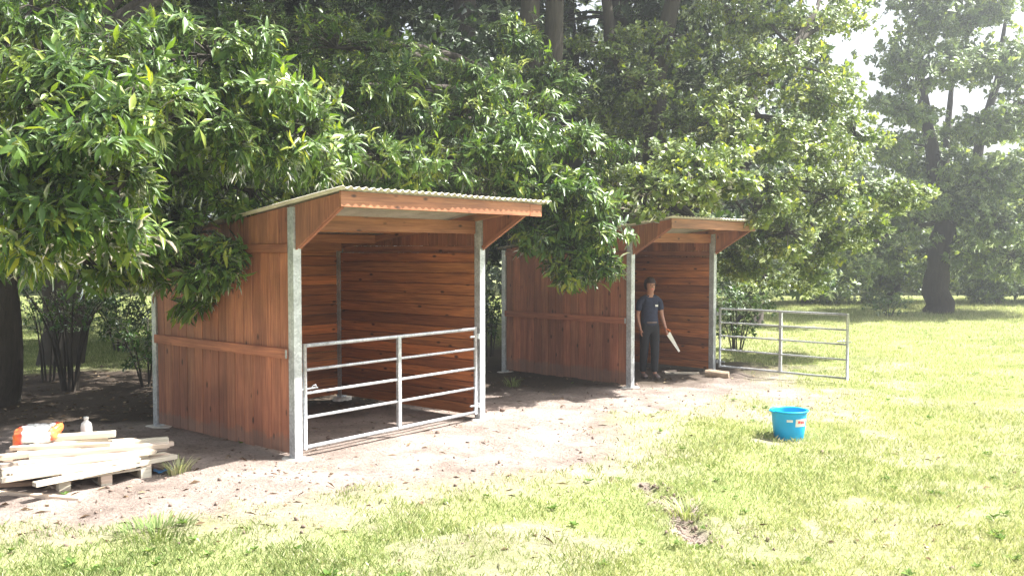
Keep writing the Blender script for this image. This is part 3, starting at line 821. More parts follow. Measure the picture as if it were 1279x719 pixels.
# shrubs
def shrub(px, py, Y, h, spread, stems, n, label, L=.10, m='shrub', leafz=.35, name='shrub', rad=.018):
    b = Gd(px, py, -.0); s = Y / b.y; x, y = b.x * s, Y
    b = Vector((x, y, H(x, y) - .03))
    root = empty(name, b, label=label, cat='shrub')
    tips = []
    for k in range(stems):
        a = 2 * math.pi * k / stems + random.uniform(-.3, .3)
        q = random.uniform(.4, 1) * spread
        tip = Vector((q * math.cos(a), q * math.sin(a) * .7, h * random.uniform(.7, 1)))
        st = Vector((.10 * math.cos(a), .10 * math.sin(a), 0))
        pts = [st.lerp(tip, t) + Vector((0, 0, .12 * h * math.sin(math.pi * t))) + Vector((math.cos(a), math.sin(a), 0)) * (-.10 * spread * math.sin(math.pi * t)) for t in np.linspace(0, 1, 7)]
        join_tubes('stem', [(pts, [rad * (1 - .75 * i / 6) for i in range(7)], 6)], root, M['bark'])
        tips += [pts[j] for j in range(2, 7) if pts[j].z > h * leafz]
    ms = [((b + t), (.34 * spread, .34 * spread, .2 * h), max(3, n // max(1, len(tips)))) for t in tips]
    Ps, As = sprays_in(ms, clump=5)
    foliage('foliage', root, spray_leaves(Ps, As, 7, L, .55, .15, .08), 'flat', M[m])
    return root
shrub(88, 492, 14.6, 1.9, .95, 11, 70, 'many stemmed bare shrub against the sunlit gap left of the nearer shelter', leafz=.6, L=.07, rad=.022)
shrub(60, 480, 15.6, 1.6, .6, 6, 40, 'smaller thin stemmed shrub left of the many stemmed one in the gap', leafz=.6, L=.07)
shrub(150, 455, 20.5, 1.7, 1.5, 9, 460, 'leafy sunlit shrub in the gap seen left of the nearer shelter', leafz=.15)
shrub(100, 450, 22.5, 1.6, 1.5, 9, 420, 'leafy shrub in the gap, behind the many stemmed one', leafz=.15)
shrub(610, 462, 19.5, 1.8, .7, 6, 220, 'leafy shrub seen in the narrow gap between the two shelters', leafz=.1)
shrub(185, 480, 15.2, 1.3, .9, 6, 150, 'dark low shrub beside the back corner of the nearer shelter', leafz=.2)
shrub(920, 425, 20.5, 1.6, 1.0, 8, 330, 'leafy shrub right behind the post of the farther shelter', leafz=.1)
shrub(1110, 392, 31.5, .8, 1.4, 7, 120, 'low scrubby shrub left of the lone tree trunk', leafz=.1)

# ------------------------------------------------------------------ grass, soil clods, weeds
def grass():
    n = 1000000
    Yv = 4.6 * (44 / 4.6) ** rng.random(n)
    Xv = (rng.random(n) - .5) * 2 * (.60 * Yv + 1.6)
    ga = grass_amount(Xv, Yv)
    patch = fbm(Xv, Yv, .5, 71, 3)
    keep = rng.random(n) < ga * np.clip(.55 + 1.2 * (patch - .3), .2, 1)
    Xv, Yv, ga, patch = Xv[keep], Yv[keep], ga[keep], patch[keep]
    tuf = fbm(Xv, Yv, .17, 131, 2)
    keep = rng.random(len(Xv)) < np.clip((ga + (tuf - .5) * 2.2 - .12) / .3, 0.02, 1)
    Xv, Yv, ga, patch = Xv[keep], Yv[keep], ga[keep], patch[keep]
    n = len(Xv)
    Zv = height(Xv, Yv)
    s = np.clip(Yv / 8, .8, 2.6)
    hgt = rng.uniform(.018, .055, n) * (.7 + .7 * patch) * (.75 + .25 * s)
    far = np.clip((Yv - 27) / 6, 0, 1)
    hgt = hgt * (1 + 1.2 * far)
    w = rng.uniform(.0016, .0036, n) * s
    a = rng.uniform(0, 2 * math.pi, n)
    lean = rng.uniform(.1, .8, n) * hgt
    la = rng.uniform(0, 2 * math.pi, n)
    base = np.stack([Xv, Yv, Zv - .004], 1)
    side = np.stack([np.cos(a), np.sin(a), a * 0], 1) * w[:, None]
    ld = np.stack([np.cos(la), np.sin(la), la * 0], 1) * lean[:, None]
    up = np.zeros((n, 3)); up[:, 2] = hgt
    V = np.stack([base - side, base + side, base + ld * .35 + up * .65 + side * .6, base + ld + up], 1).reshape(-1, 3)
    k = (np.arange(n) * 4)[:, None]
    nearby = Yv < 13
    V4 = V.reshape(-1, 4, 3); V4[~nearby, 2] = V4[~nearby, 3]
    F = np.concatenate([k + np.array([[0, 1, 2]]), (k + np.array([[0, 2, 3]]))[nearby]], 0)
    big = fbm(Xv, Yv, 3.0, 81, 3)
    yel = np.clip((Xv / np.maximum(Yv, 1) + .15) * .5, -.1, .25)
    tint = np.clip(.36 + (big - .5) * .45 + rng.normal(0, .19, n) + yel + np.clip((.5 - Xv) * .035, 0, .14) * (rng.random(n) < .7) + (rng.random(n) < .16) * .45, 0, 1)
    o = link('grass', np_mesh('grass', V, F, np.repeat(tint, 4)), m=M['grass'], kind='stuff')
    tag(o, 'short sunlit meadow grass, thin and worn towards the bare soil', 'grass')
grass()
def clods():
    n = 9000
    Yv = 5.5 * (20 / 5.5) ** rng.random(n)
    Xv = (rng.random(n) - .5) * 1.25 * Yv
    ga = grass_amount(Xv, Yv)
    rd = np.abs(poly_dist(Xv, Yv, [RUTS[0], RUTS[1], RUTS[2], RUTS[1]]))
    keep = (rng.random(n) < (1 - ga) * .55 * np.clip((fbm(Xv, Yv, .7, 91, 3) - .38) / .15, .05, 1))
    Xv, Yv = Xv[keep], Yv[keep]
    t = rng.random(420)[:, None]; A = np.array(RUTS)
    rp = np.where(t < .4, A[0] + (A[1] - A[0]) * t / .4, A[1] + (A[2] - A[1]) * (t - .4) / .6) + rng.normal(size=(420, 2)) * .10
    Xv = np.concatenate([Xv, rp[:, 0]]); Yv = np.concatenate([Yv, rp[:, 1]])
    n = len(Xv); Zv = height(Xv, Yv)
    bm_ = bmesh.new(); bmesh.ops.create_icosphere(bm_, subdivisions=1, radius=1)
    T = np.array([v.co[:] for v in bm_.verts]); F = np.array([[v.index for v in f.verts] for f in bm_.faces]); bm_.free()
    r = rng.gamma(1.3, .0045, n) + .003
    V = T[None] * (1 + rng.uniform(-.45, .35, (n, len(T), 1))) * (r[:, None, None] * rng.uniform(.6, 1.4, (n, 1, 3)))
    V = V + np.stack([Xv, Yv, Zv + r * .3], 1)[:, None]
    Fa = (F[None] + (np.arange(n) * len(T))[:, None, None]).reshape(-1, 3)
    o = link('soil_clods', np_mesh('soil_clods', V.reshape(-1, 3), Fa, np.zeros(n * len(T))), m=simple('soil_clod', (.17, .125, .10), .95, .3, 30), kind='stuff')
    tag(o, 'loose crumbs and clods of soil scattered over the bare ground', 'soil')
clods()
def litter():
    n = 5200
    Yv = 6 * (18 / 6) ** rng.random(n); Xv = (rng.random(n) - .5) * 1.25 * Yv
    keep = rng.random(n) < (1 - grass_amount(Xv, Yv)) * (.25 + .75 * humus_amount(Xv, Yv)); Xv, Yv = Xv[keep], Yv[keep]; n = len(Xv)
    L = rng.uniform(.03, .11, n); a = rng.uniform(0, 6.28, n)
    d = np.stack([np.cos(a), np.sin(a), rng.normal(0, .15, n)], 1)
    stick = rng.random(n) < .35
    V, F, T = leaves_arrays(np.stack([Xv, Yv, height(Xv, Yv) + .006], 1), d, norm(np.array([0, 0, 1.]) + rng.normal(size=(n, 3)) * .25), L * np.where(stick, 1.6, 1), L * np.where(stick, .05, .4), rng.random(n), 'flat')
    o = link('leaf_litter', np_mesh('leaf_litter', V, F, T), m=leaf_mat('dry_leaf', (.06, .04, .025), (.17, .115, .07), (.42, .34, .22), None, .1, (1, .8, .6)), kind='stuff')
    tag(o, 'dry leaves and bits of twig lying on the bare soil', 'leaf litter')
litter()
def weeds():
    n = 900
    Yv = 5 * (26 / 5) ** rng.random(n); Xv = (rng.random(n) - .5) * 1.25 * Yv
    keep = rng.random(n) < np.clip(grass_amount(Xv, Yv), .03, 1) * np.clip((fbm(Xv, Yv, 1.4, 151, 3) - .38) / .2, .05, 1); Xv, Yv = Xv[keep], Yv[keep]; n = len(Xv); per = 9
    p = np.repeat(np.stack([Xv, Yv, height(Xv, Yv) + .012], 1), per, 0); m = len(p)
    a = rng.uniform(0, 6.28, m)
    d = np.stack([np.cos(a), np.sin(a), rng.uniform(.15, .9, m)], 1)
    L = np.repeat(rng.uniform(.03, .075, n), per) * rng.uniform(.7, 1.2, m)
    V, F, T = leaves_arrays(p, d, norm(np.array([0, 0, 1.]) + rng.normal(size=(m, 3)) * .2), L, L * .42, np.clip(rng.normal(.4, .2, m), 0, 1), 'flat')
    o = link('weeds', np_mesh('weeds', V, F, T), m=leaf_mat('weed_leaf', (.06, .12, .03), (.14, .22, .06), (.28, .33, .12), None, .3, (1.2, 1.2, .6)), kind='stuff')
    tag(o, 'small broad leaved weeds and clover among the grass', 'weeds')
weeds()
def tuft(px, py, n, h, label, spread=.12, green=.35):
    c = Gd(px, py); z = H(c.x, c.y)
    V, F, T = [], [], []
    for k in range(n):
        a = random.uniform(0, 6.28); r = spread * random.random() ** .5
        b = Vector((r * math.cos(a), r * math.sin(a), 0)); hh = h * random.uniform(.5, 1)
        out = Vector((math.cos(a), math.sin(a), 0)); s = Vector((-out.y, out.x, 0)) * .005
        i = len(V)
        for (t, w) in ((0, 1), (.45, .9), (.8, .6), (1, .05)):
            p = b + out * hh * .7 * t * t + Vector((0, 0, hh * (t - .25 * t * t)))
            V += [p - s * w, p + s * w]
        for q in range(3): F.append((i + 2 * q, i + 2 * q + 1, i + 2 * q + 3, i + 2 * q + 2))
        T += [min(1, max(0, random.gauss(green, .2)))] * 8
    o = link('grass_tuft', np_mesh('grass_tuft', V, [np.array(F)], T), m=M['grass'], loc=(c.x, c.y, z))
    tag(o, label, 'grass tuft')
tuft(222, 590, 90, .22, 'pale grass tuft beside the blue scrap near the pallet', green=.8)
tuft(195, 668, 240, .14, 'bright green grass tuft in the lower left foreground', .3, .12)
tuft(860, 640, 160, .16, 'grey green grass tuft right of the churned soil rut', .2, .5)
tuft(640, 478, 60, .2, 'small weed tuft in shade at the foot of the farther shelter back post', .15, .3)

# ------------------------------------------------------------------ bucket
bp = Gd(985, 546); bz = H(bp.x, bp.y)
bk = empty('bucket', (bp.x, bp.y, bz), R(8), label='bright turquoise blue plastic bucket standing on the grass', cat='bucket')
V, F = lathe([(.002, .0), (.162, .0), (.167, .006), (.184, .13), (.203, .315), (.206, .33), (.217, .333), (.219, .348), (.212, .352), (.199, .348), (.195, .33), (.177, .13), (.16, .02), (.002, .018)], 40)
bm_me = bpy.data.meshes.new('tub'); bm_me.from_pydata(V, [], F)
for p in bm_me.polygons: p.use_smooth = True
link('tub', bm_me, bk, M['bucket'])
def on_tub(z, a, r=.0022):
    R0 = .167 + (.203 - .167) * (z - .006) / .309 + r
    return (R0 * math.cos(a), R0 * math.sin(a), z)
def patch(name, a0, a1, z0, z1, r, m, parent, nseg=8):
    V, F = [], []
    for i in range(nseg + 1):
        a = a0 + (a1 - a0) * i / nseg
        V += [on_tub(z0, a, r), on_tub(z1, a, r), on_tub(z0, a, r - .002), on_tub(z1, a, r - .002)]
    for i in range(nseg):
        k = i * 4; F += [(k, k + 4, k + 5, k + 1), (k + 3, k + 7, k + 6, k + 2), (k + 1, k + 5, k + 7, k + 3), (k + 2, k + 6, k + 4, k)]
    me = bpy.data.meshes.new(name); me.from_pydata(V, [], F); return link(name, me, parent, m)
lb = patch('label_sticker', R(-92), R(-46), .175, .265, .004, M['white'], bk)
patch('printed_mark', R(-84), R(-74), .215, .245, .0055, M['print'], lb, 3)
patch('printed_mark', R(-72), R(-63), .210, .243, .0055, M['print'], lb, 3)
patch('printed_mark', R(-61), R(-54), .206, .240, .0055, M['print'], lb, 3)
patch('small_sticker', R(-122), R(-102), .23, .258, .004, M['white'], bk, 4)
for s in (0, math.pi):                                              # moulded handles at the rim
    pts = [((.212 + .022 * math.sin(t)) * math.cos(s + (t - math.pi / 2) * .25), (.212 + .022 * math.sin(t)) * math.sin(s + (t - math.pi / 2) * .25), .335 + .005 * math.sin(t)) for t in np.linspace(0, math.pi, 9)]
    tube_obj('handle', pts, .009, M['bucket'], bk, 8)

# ------------------------------------------------------------------ pallet and timber heap
c0 = Gd(74, 613); c1 = Gd(190, 594)
pd = (c1 - c0).normalized(); pang = math.atan2(pd.y, pd.x); pz = H(*(c0 + c1)[:2] / 2 if False else ((c0.x + c1.x) / 2, (c0.y + c1.y) / 2))
pal = empty('pallet', (c0.x, c0.y, pz), pang, label='wooden pallet on the soil under the heap of white timber', cat='pallet')
PW, PD = .84, 1.2
for y in (.05, PD / 2, PD - .05):
    for x in (.05, PW / 2, PW - .05):
        board(pal, 'block', (x, y, .062), .10, .10, .078, (1, 0, 0), (0, 1, 0), M['raw'])
    board(pal, 'bearer', (PW / 2, y, .111), PW, .10, .018, (1, 0, 0), (0, 1, 0), M['raw'])
for x in (.05, PW / 2, PW - .05): board(pal, 'bottom_slat', (x, PD / 2, .012), PD, .10, .02, (0, 1, 0), (-1, 0, 0), M['raw'])
for i in range(6): board(pal, 'top_slat', (.05 + i * (PW - .1) / 5, PD / 2, .131), PD, .10, .02, (0, 1, 0), (-1, 0, 0), M['raw'])
rt = random.Random(5)
def timber(cx, cy, z, L, w, t, ang, label, tilt=0, m='raw', group='pieces of timber heaped on the pallet', name='timber'):
    me_key = (round(L, 2), w, t)
    d = Vector((math.cos(ang) * math.cos(tilt), math.sin(ang) * math.cos(tilt), math.sin(tilt)))
    o = board(None, name, (cx, cy, z), L, w, t, d, Vector((-math.sin(ang), math.cos(ang), 0)), M[m])
    tag(o, label, 'timber', group)
    return o
PC = Vector((c0.x, c0.y, pz))
def heap_pt(u, v):            # u along image right (near edge), v back
    return PC + pd * u + Vector((-pd.y, pd.x, 0)) * v
zb = .142
LBL = ['white sawn batten in the lowest layer of the pallet heap', 'white sawn batten in the second layer of the pallet heap', 'white sawn batten in the third layer of the pallet heap', 'white sawn batten on top of the pallet heap']
lay = [(zb, R(50), 9, .040, .075, 1.35, -.04, .38), (zb + .042, R(44), 8, .040, .075, 1.35, .02, .32), (zb + .084, R(37), 6, .045, .07, 1.35, .12, .30), (zb + .131, R(27), 4, .045, .095, 1.25, .30, .26)]
for li, (z, ang, n, t, w, L, v0, u0) in enumerate(lay):
    nrm_ = Vector((-math.sin(ang), math.cos(ang), 0))
    for k in range(n):
        c = heap_pt(u0, v0) + nrm_ * (k * (w + .028)) + Vector((math.cos(ang), math.sin(ang), 0)) * rt.uniform(-.22, .22)
        timber(c.x, c.y, pz + z + t / 2, L * rt.uniform(.8, 1.1), w * rt.uniform(.8, 1.15), t, ang + rt.uniform(-.045, .045), LBL[li] + (', ' + ('nearest', 'second nearest', 'third nearest', 'farthest')[k] + ' of its four' if li == 3 else ''), tilt=rt.uniform(-.008, .008))
c = heap_pt(.34, .62)
for k, (dd_, aa) in enumerate(((.0, 12), (.16, 30))):
    timber(c.x - .05, c.y - .22 + dd_, pz + zb + .131 + .047 + .02, .9 - .2 * k, .06, .04, R(aa), ('nearer', 'farther')[k] + ' of two white battens lying loose across the very top of the heap')
timber(c.x, c.y, pz + zb + .131 + .047 + .042 + .03, .7, .12, .05, R(20), 'thick short white board lying topmost on the pallet heap')
# planks lying on the soil at the left
for (px, py, ang, L, w, z, lab, m) in ((38, 575, R(38), 1.1, .10, .10, 'pale square timber sticking out left of the pallet', 'raw'), (22, 590, R(25), 1.3, .12, .03, 'brown weathered plank on the soil left of the pallet', 'old'),
                                       (20, 602, R(12), 1.0, .08, .02, 'thin brown plank lying nearest the left edge', 'old'), (48, 616, R(-14), .9, .05, .012, 'thin pale batten on the soil in front of the pallet', 'raw')):
    c = Gd(px, py, z); timber(c.x, c.y, H(c.x, c.y) + z, L, w, .035, ang, lab, m=m, group='loose planks beside the pallet')
c = Gd(36, 588, .04); timber(c.x, c.y, H(c.x, c.y) + .045, .35, .09, .08, R(-50), 'short block propping the pale square timber', m='raw', group='loose planks beside the pallet')
# red and white sack
def sack(c, rz, label):
    bm = bmesh.new(); bmesh.ops.create_cube(bm, size=1); bmesh.ops.subdivide_edges(bm, edges=bm.edges[:], cuts=11, use_grid_fill=True)
    for v in bm.verts:
        p = v.co.copy(); x, y, z = p * 2
        k = (1 - .35 * abs(z) ** 3)
        v.co = Vector((x * .20 * (1 - .14 * abs(y) ** 3), y * .15 * k, (z * .085 + .035 * x * abs(x)) * (1 - .25 * abs(x) ** 4)))
        nn = mnoise.noise(v.co * 9) * .055 + mnoise.noise(v.co * 24) * .030
        v.co += p.normalized() * nn
    me = bpy.data.meshes.new('sack'); bm.to_mesh(me); bm.free()
    for p in me.polygons: p.use_smooth = True
    m, t, b = mat('red_white_sack')
    co = t.nodes.new('ShaderNodeTexCoord'); sp = t.nodes.new('ShaderNodeSeparateXYZ'); t.links.new(co.outputs['Object'], sp.inputs[0])
    ab = N(t, 'ShaderNodeMath', operation='ABSOLUTE'); t.links.new(sp.outputs[0], ab.inputs[0])
    ns = N(t, 'ShaderNodeTexNoise', Scale=9.0); t.links.new(co.outputs['Object'], ns.inputs[0])
    ad = N(t, 'ShaderNodeMath', operation='MULTIPLY_ADD'); t.links.new(ns.outputs[0], ad.inputs[0]); ad.inputs[1].default_value = .12; t.links.new(ab.outputs[0], ad.inputs[2])
    cc = ramp(t, ad.outputs[0], [(.17, (.80, .78, .76)), (.19, (.72, .05, .03)), (.24, (.85, .22, .06))])
    t.links.new(cc, b.inputs['Base Color']); b.inputs['Roughness'].default_value = .4
    o = link('sack', me, None, m, c); o.rotation_euler = (0, 0, rz); tag(o, label, 'sack')
c = Gd(48, 560, .26); sack((c.x, c.y, pz + .42), R(20), 'crumpled red and white plastic sack left of the timber heap')
sup = Gd(48, 560, .26)
for k in range(3): timber(sup.x + .03 * k, sup.y + .02, pz + .05 + .102 * k, .62, .30, .10, R(34 + 9 * k), 'wide white board under the sack, ' + ('bottom one', 'middle one', 'top one')[k] + ' of its three', group='boards under the sack')
# plastic bottle
c = heap_pt(.18, .80)
c = P(108, 536, 9.25)
V, F = lathe([(.001, 0), (.05, 0), (.055, .01), (.055, .10), (.048, .14), (.022, .165), (.02, .18), (.024, .182), (.024, .205), (.001, .207)], 20)
me = bpy.data.meshes.new('bottle'); me.from_pydata(V, [], F)
for p in me.polygons: p.use_smooth = True
bz_ = pz + zb + .094 + .047
o = link('bottle', me, None, M['white'], (P(108, 536, 9.2).x, 9.2, .30)); BOT = o
tag(o, 'pale plastic bottle standing behind the timber heap', 'bottle')
bot = o
timber(bot.location.x, 9.22, .255, .34, .24, .09, R(20), 'short pale block under the plastic bottle', group='blocks behind the heap')
timber(bot.location.x, 9.22, .105 + H(bot.location.x, 9.22) * .5, .42, .30, .205, R(12), 'large pale block at the bottom of the pile under the bottle', group='blocks behind the heap')
# light tub next to the bottle
c = P(86, 545, 9.1)
V, F = lathe([(.001, 0), (.075, 0), (.085, .07), (.09, .075), (.083, .078), (.07, .01), (.001, .01)], 20)
me = bpy.data.meshes.new('tub'); me.from_pydata(V, [], F)
o = link('plastic_tub', me, None, simple('pink_plastic', (.62, .48, .48), .5, .1), (c.x, c.y, .235)); tag(o, 'small pale pink plastic tub between the sack and the bottle', 'tub')
timber(c.x, c.y, .12, .36, .26, .228, R(30), 'large pale block under the small pink tub', group='blocks behind the heap')
# blue scrap
c = Gd(205, 588); bm = bmesh.new(); bmesh.ops.create_grid(bm, x_segments=8, y_segments=4, size=.5)
for v in bm.verts: v.co = Vector((v.co.x * .20, v.co.y * .11, .014 + .014 * math.sin(v.co.x * 9) + .008 * mnoise.noise(v.co * 5)))
r_ = bmesh.ops.solidify(bm, geom=bm.faces[:], thickness=.006)
me = bpy.data.meshes.new('plastic_scrap'); bm.to_mesh(me); bm.free()
o = link('plastic_scrap', me, None, M['blue'], (c.x, c.y, H(c.x, c.y) + .008)); o.rotation_euler = (0, 0, R(20)); tag(o, 'crumpled blue plastic scrap on the soil right of the pallet', 'scrap')

# ------------------------------------------------------------------ things on the floor of the farther shelter
def log(px, py, L, r, ang, label):
    c = Gd(px, py, -.07); d = Vector((math.cos(ang), math.sin(ang), 0)); z = H(c.x, c.y) + r
    pts = [Vector((0, 0, 0)) + d * L * (t - .5) + Vector((0, 0, .01 * math.sin(6 * t))) for t in np.linspace(0, 1, 6)]
    V, F = tube(pts, [r * f for f in (.94, 1.03, .97, 1.05, 1, .92)], 12)
    me = bpy.data.meshes.new('log'); me.from_pydata(V, [], F)
    tag(link('log', me, None, M['old'], (c.x, c.y, z - .01)), label, 'log')
log(896, 471, .42, .075, R(-25), 'short brown log at the foot of the farther shelter right post')
def scrapboard(px, py, L, w, ang, label):
    c = Gd(px, py, -.07); timber(c.x, c.y, H(c.x, c.y) + .022, L, w, .03, ang, label, m='raw', group='offcuts on the farther shelter floor')
scrapboard(852, 467, .62, .09, R(-6), 'pale board offcut lying inside the farther shelter, the longer one')
scrapboard(836, 465, .30, .07, R(30), 'short pale board offcut at the left of the longer one inside the farther shelter')

# ------------------------------------------------------------------ man with a saw
mp_ = Gd(811, 472, -.07); mx, my = mp_.x, mp_.y; mz = H(mx, my)
TURN = R(14)
man = empty('person', (mx, my, mz), TURN, label='man in a navy polo shirt and black trousers holding a hand saw', cat='person')
def skin_obj(name, verts, edges, radii, m, root=0, sub=2, parent=man):
    me = bpy.data.meshes.new(name); me.from_pydata([Vector(v) for v in verts], edges, [])
    o = link(name, me, parent, m)
    md = o.modifiers.new('skin', 'SKIN'); md.use_smooth_shade = True
    sl = me.skin_vertices[0].data
    for i, r in enumerate(radii): sl[i].radius = r if hasattr(r, '__len__') else (r, r)
    sl[root].use_root = True
    s = o.modifiers.new('sub', 'SUBSURF'); s.levels = sub; s.render_levels = sub
    return o
# body: facing -Y.  viewer right = +X = his left
Bv = [(0, 0, .98), (0, .01, 1.15), (0, .01, 1.32), (0, .0, 1.43), (-.005, -.012, 1.52), (-.01, -.065, 1.59), (-.01, -.06, 1.665), (-.01, -.04, 1.73), (-.01, -.03, 1.76)]
Br = [(.13, .09), (.12, .085), (.145, .10), (.085, .070), (.052, .052), (.074, .084), (.090, .102), (.086, .098), (.062, .07)]
Be = [(i, i + 1) for i in range(8)]
def add(v, r, j):
    Bv.append(v); Br.append(r); Be.append((j, len(Bv) - 1)); return len(Bv) - 1
# his left arm (viewer right): down and slightly out
s = add((.10, .0, 1.42), (.065, .06), 3); s = add((.185, .0, 1.395), .055, s); s = add((.225, -.02, 1.12), .040, s); s = add((.255, -.10, .93), .028, s)
hl = add((.262, -.13, .87), (.030, .020), s)
for k, (dx, dy) in enumerate(((.018, -.03), (.008, -.034), (-.004, -.034), (-.015, -.028))):
    a = add((.262 + dx * .9, -.13 + dy * .5, .835 + .004 * k), .0095, hl); a = add((.262 + dx * 1.1, -.13 + dy * 1.5, .808 + .006 * k), .009, a); add((.255 + dx, -.135 + dy * .8, .788 + .008 * k), .008, a)
a = add((.240, -.165, .865), .011, hl); add((.244, -.185, .835), .009, a)
# his right arm, hand resting by the pocket
s = add((-.10, .0, 1.42), (.065, .06), 3); s = add((-.185, .0, 1.395), .055, s); s = add((-.225, .03, 1.12), .040, s); s = add((-.205, -.04, .93), .028, s)
hr = add((-.195, -.065, .86), (.030, .020), s)
for k, dy in enumerate((-.024, -.008, .008, .022)):
    a = add((-.195, -.065 + dy, .82 - .004 * (k % 2)), .0095, hr); a = add((-.188, -.068 + dy, .785 + .003 * k), .009, a); add((-.178, -.068 + dy, .762 + .005 * k), .008, a)
a = add((-.180, -.098, .855), .011, hr); add((-.172, -.112, .825), .009, a)
# legs
for sx, fy in ((1, -.06), (-1, .06)):
    s = add((.085 * sx, 0, .88), (.07, .075), 0); s = add((.09 * sx, fy * .5 - .008, .50), .052, s); s = add((.087 * sx, fy * .95 + .026, .25), .042, s); s = add((.085 * sx, fy + .03, .09), .038, s)
    s = add((.09 * sx, fy - .05, .045), (.040, .03), s); add((.095 * sx, fy - .13, .03), (.038, .022), s)
skin_obj('body', Bv, Be, Br, M['skin'])
# shirt with sleeves
sh = [(0, 0, .90), (0, .01, 1.02), (0, .01, 1.15), (0, .01, 1.32), (0, .0, 1.43), (0, -.010, 1.53), (.11, 0, 1.41), (.19, 0, 1.385), (.212, -.008, 1.20), (-.11, 0, 1.41), (-.19, 0, 1.385), (-.212, .012, 1.20)]
she = [(0, 1), (1, 2), (2, 3), (3, 4), (4, 5), (4, 6), (6, 7), (7, 8), (4, 9), (9, 10), (10, 11)]
shr = [(.190, .145), (.180, .138), (.158, .118), (.182, .130), (.13, .10), (.078, .078), (.078, .074), (.070, .068), (.066, .064), (.078, .074), (.070, .068), (.066, .064)]
shirt = skin_obj('polo_shirt', sh, she, shr, M['navy'])
skin_obj('collar', [(-.045, -.075, 1.47), (-.075, -.01, 1.50), (0, .05, 1.515), (.075, -.01, 1.50), (.045, -.075, 1.47)], [(0, 1), (1, 2), (2, 3), (3, 4)], [(.016, .016)] * 5, M['navy'])
skin_obj('belt', [(-.10, -.10, 1.01), (0, -.135, 1.01), (.10, -.10, 1.01)], [(0, 1), (1, 2)], [(.018, .018)] * 3, M['shoe'])
board(shirt, 'chest_logo', (.075, -.137, 1.31), .05, .035, .01, (1, 0, 0), (0, 0, 1), M['white'])
tr = [(0, 0, 1.0), (.088, 0, .86), (.092, -.035, .50), (.088, -.03, .25), (.088, -.02, .10), (-.088, 0, .86), (-.092, .02, .50), (-.088, .08, .25), (-.088, .09, .10), (0, 0, 1.09)]
tre = [(0, 9), (0, 1), (1, 2), (2, 3), (3, 4), (0, 5), (5, 6), (6, 7), (7, 8)]
skin_obj('trousers', tr, tre, [(.165, .12), (.108, .112), (.082, .082), (.072, .072), (.066, .066), (.108, .112), (.082, .082), (.072, .072), (.066, .066), (.155, .115)], M['black'])
for sx, fy in ((1, -.06), (-1, .06)):
    skin_obj('shoe', [(.087 * sx, fy + .05, .055), (.09 * sx, fy - .04, .05), (.095 * sx, fy - .15, .035)], [(0, 1), (1, 2)], [(.045, .05), (.050, .046), (.046, .032)], M['shoe'])
# hair, ears, nose, eyes, mouth
bm = bmesh.new(); bmesh.ops.create_uvsphere(bm, u_segments=24, v_segments=16, radius=1)
for v in bm.verts:
    v.co = Vector((v.co.x * .100, v.co.y * .118, v.co.z * .130)) * (1 + .05 * mnoise.noise(v.co * 4)) + Vector((-.01, -.026, 1.685))
bmesh.ops.delete(bm, geom=[f for f in bm.faces if f.calc_center_median().z < 1.60 or (f.calc_center_median().y < -.075 and f.calc_center_median().z < 1.722)], context='FACES')
bmesh.ops.solidify(bm, geom=bm.faces[:], thickness=-.008)
me = bpy.data.meshes.new('hair'); bm.to_mesh(me); bm.free()
link('hair', me, man, M['hair'])

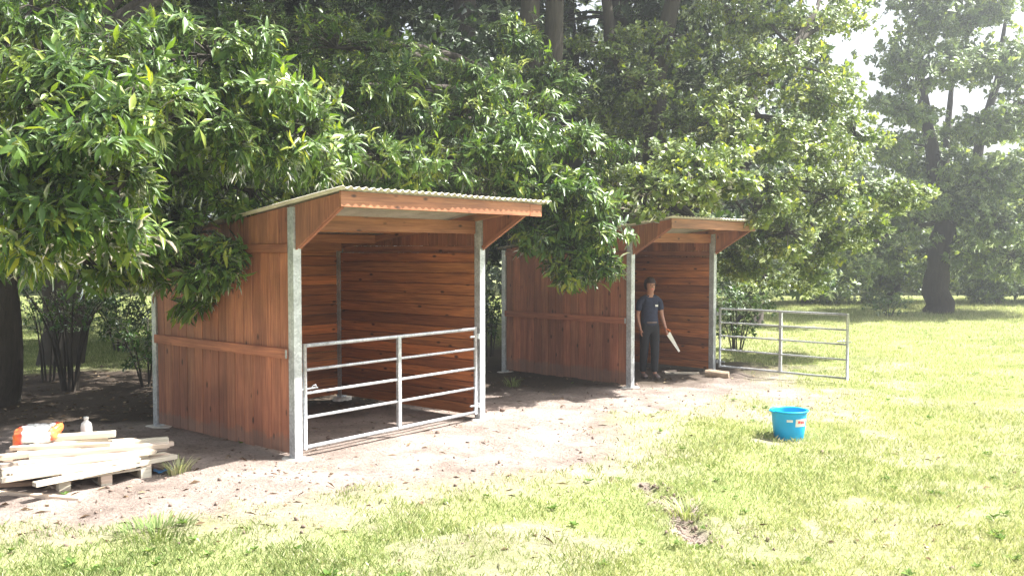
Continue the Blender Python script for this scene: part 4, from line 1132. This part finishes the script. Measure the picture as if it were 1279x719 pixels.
for sx in (-1, 1):
    skin_obj('ear', [(-.01 + .076 * sx, -.035, 1.645), (-.01 + .082 * sx, -.03, 1.68)], [(0, 1)], [(.010, .016), (.011, .018)], M['skin'])
    skin_obj('eye', [(-.01 + .026 * sx, -.142, 1.682), (-.01 + .042 * sx, -.138, 1.682)], [(0, 1)], [.014, .014], M['eye'])
skin_obj('nose', [(-.01, -.140, 1.685), (-.01, -.162, 1.650), (-.01, -.150, 1.640)], [(0, 1), (1, 2)], [.010, .014, .010], M['skin'])
skin_obj('mouth', [(-.032, -.138, 1.606), (.012, -.138, 1.606)], [(0, 1)], [.006, .006], M['print'])
# hand saw held point down
_o = Matrix.Rotation(TURN, 3, 'Z') @ Vector((.265, -.155, .835))
saw = empty('hand_saw', (mx + _o.x, my + _o.y, mz + _o.z), TURN, label='pale bladed hand saw pointing down from the hand of the man', cat='saw')
d = Vector((.55, -.02, -.83)).normalized(); nrmv = Vector((.83, -.1, .55)).normalized()
wd = nrmv - d * nrmv.dot(d); wd.normalize()
th = d.cross(wd).normalized()
Vs = [d * .03 - wd * .03, d * .03 + wd * .055, d * .43 + wd * .022, d * .43 - wd * .012]
Vs = [v + th * .0012 for v in Vs] + [v - th * .0012 for v in Vs]
me = bpy.data.meshes.new('blade'); me.from_pydata(Vs, [], [(0, 1, 2, 3), (7, 6, 5, 4), (0, 4, 5, 1), (1, 5, 6, 2), (2, 6, 7, 3), (3, 7, 4, 0)])
link('blade', me, saw, M['blade'])
tube_obj('handle', [d * .04 - wd * .02, d * -.03 - wd * .012, d * -.055 + wd * .01, d * -.03 + wd * .045, d * .03 + wd * .065], .013, M['orange'], saw, 8)

# ------------------------------------------------------------------ haze in the air
def haze():
    x0, x1, y0, y1, z0, z1 = -620, 620, -620, 620, -2.0, 22.0
    me = bpy.data.meshes.new('haze')
    me.from_pydata([(x, y, z) for x in (x0, x1) for y in (y0, y1) for z in (z0, z1)], [], [(0, 1, 3, 2), (4, 6, 7, 5), (0, 4, 5, 1), (2, 3, 7, 6), (0, 2, 6, 4), (1, 5, 7, 3)])
    m = bpy.data.materials.new('haze'); m.use_nodes = True; t = m.node_tree
    t.nodes.remove(t.nodes['Principled BSDF'])
    v = t.nodes.new('ShaderNodeVolumePrincipled')
    v.inputs['Color'].default_value = (.90, .95, 1.0, 1); v.inputs['Density'].default_value = HAZE; v.inputs['Anisotropy'].default_value = .72
    t.links.new(v.outputs[0], t.nodes['Material Output'].inputs['Volume'])
    tag(link('haze', me, m=m, kind='stuff'), 'thin pale summer haze over the whole field', 'haze')
HAZE = .0040
haze()
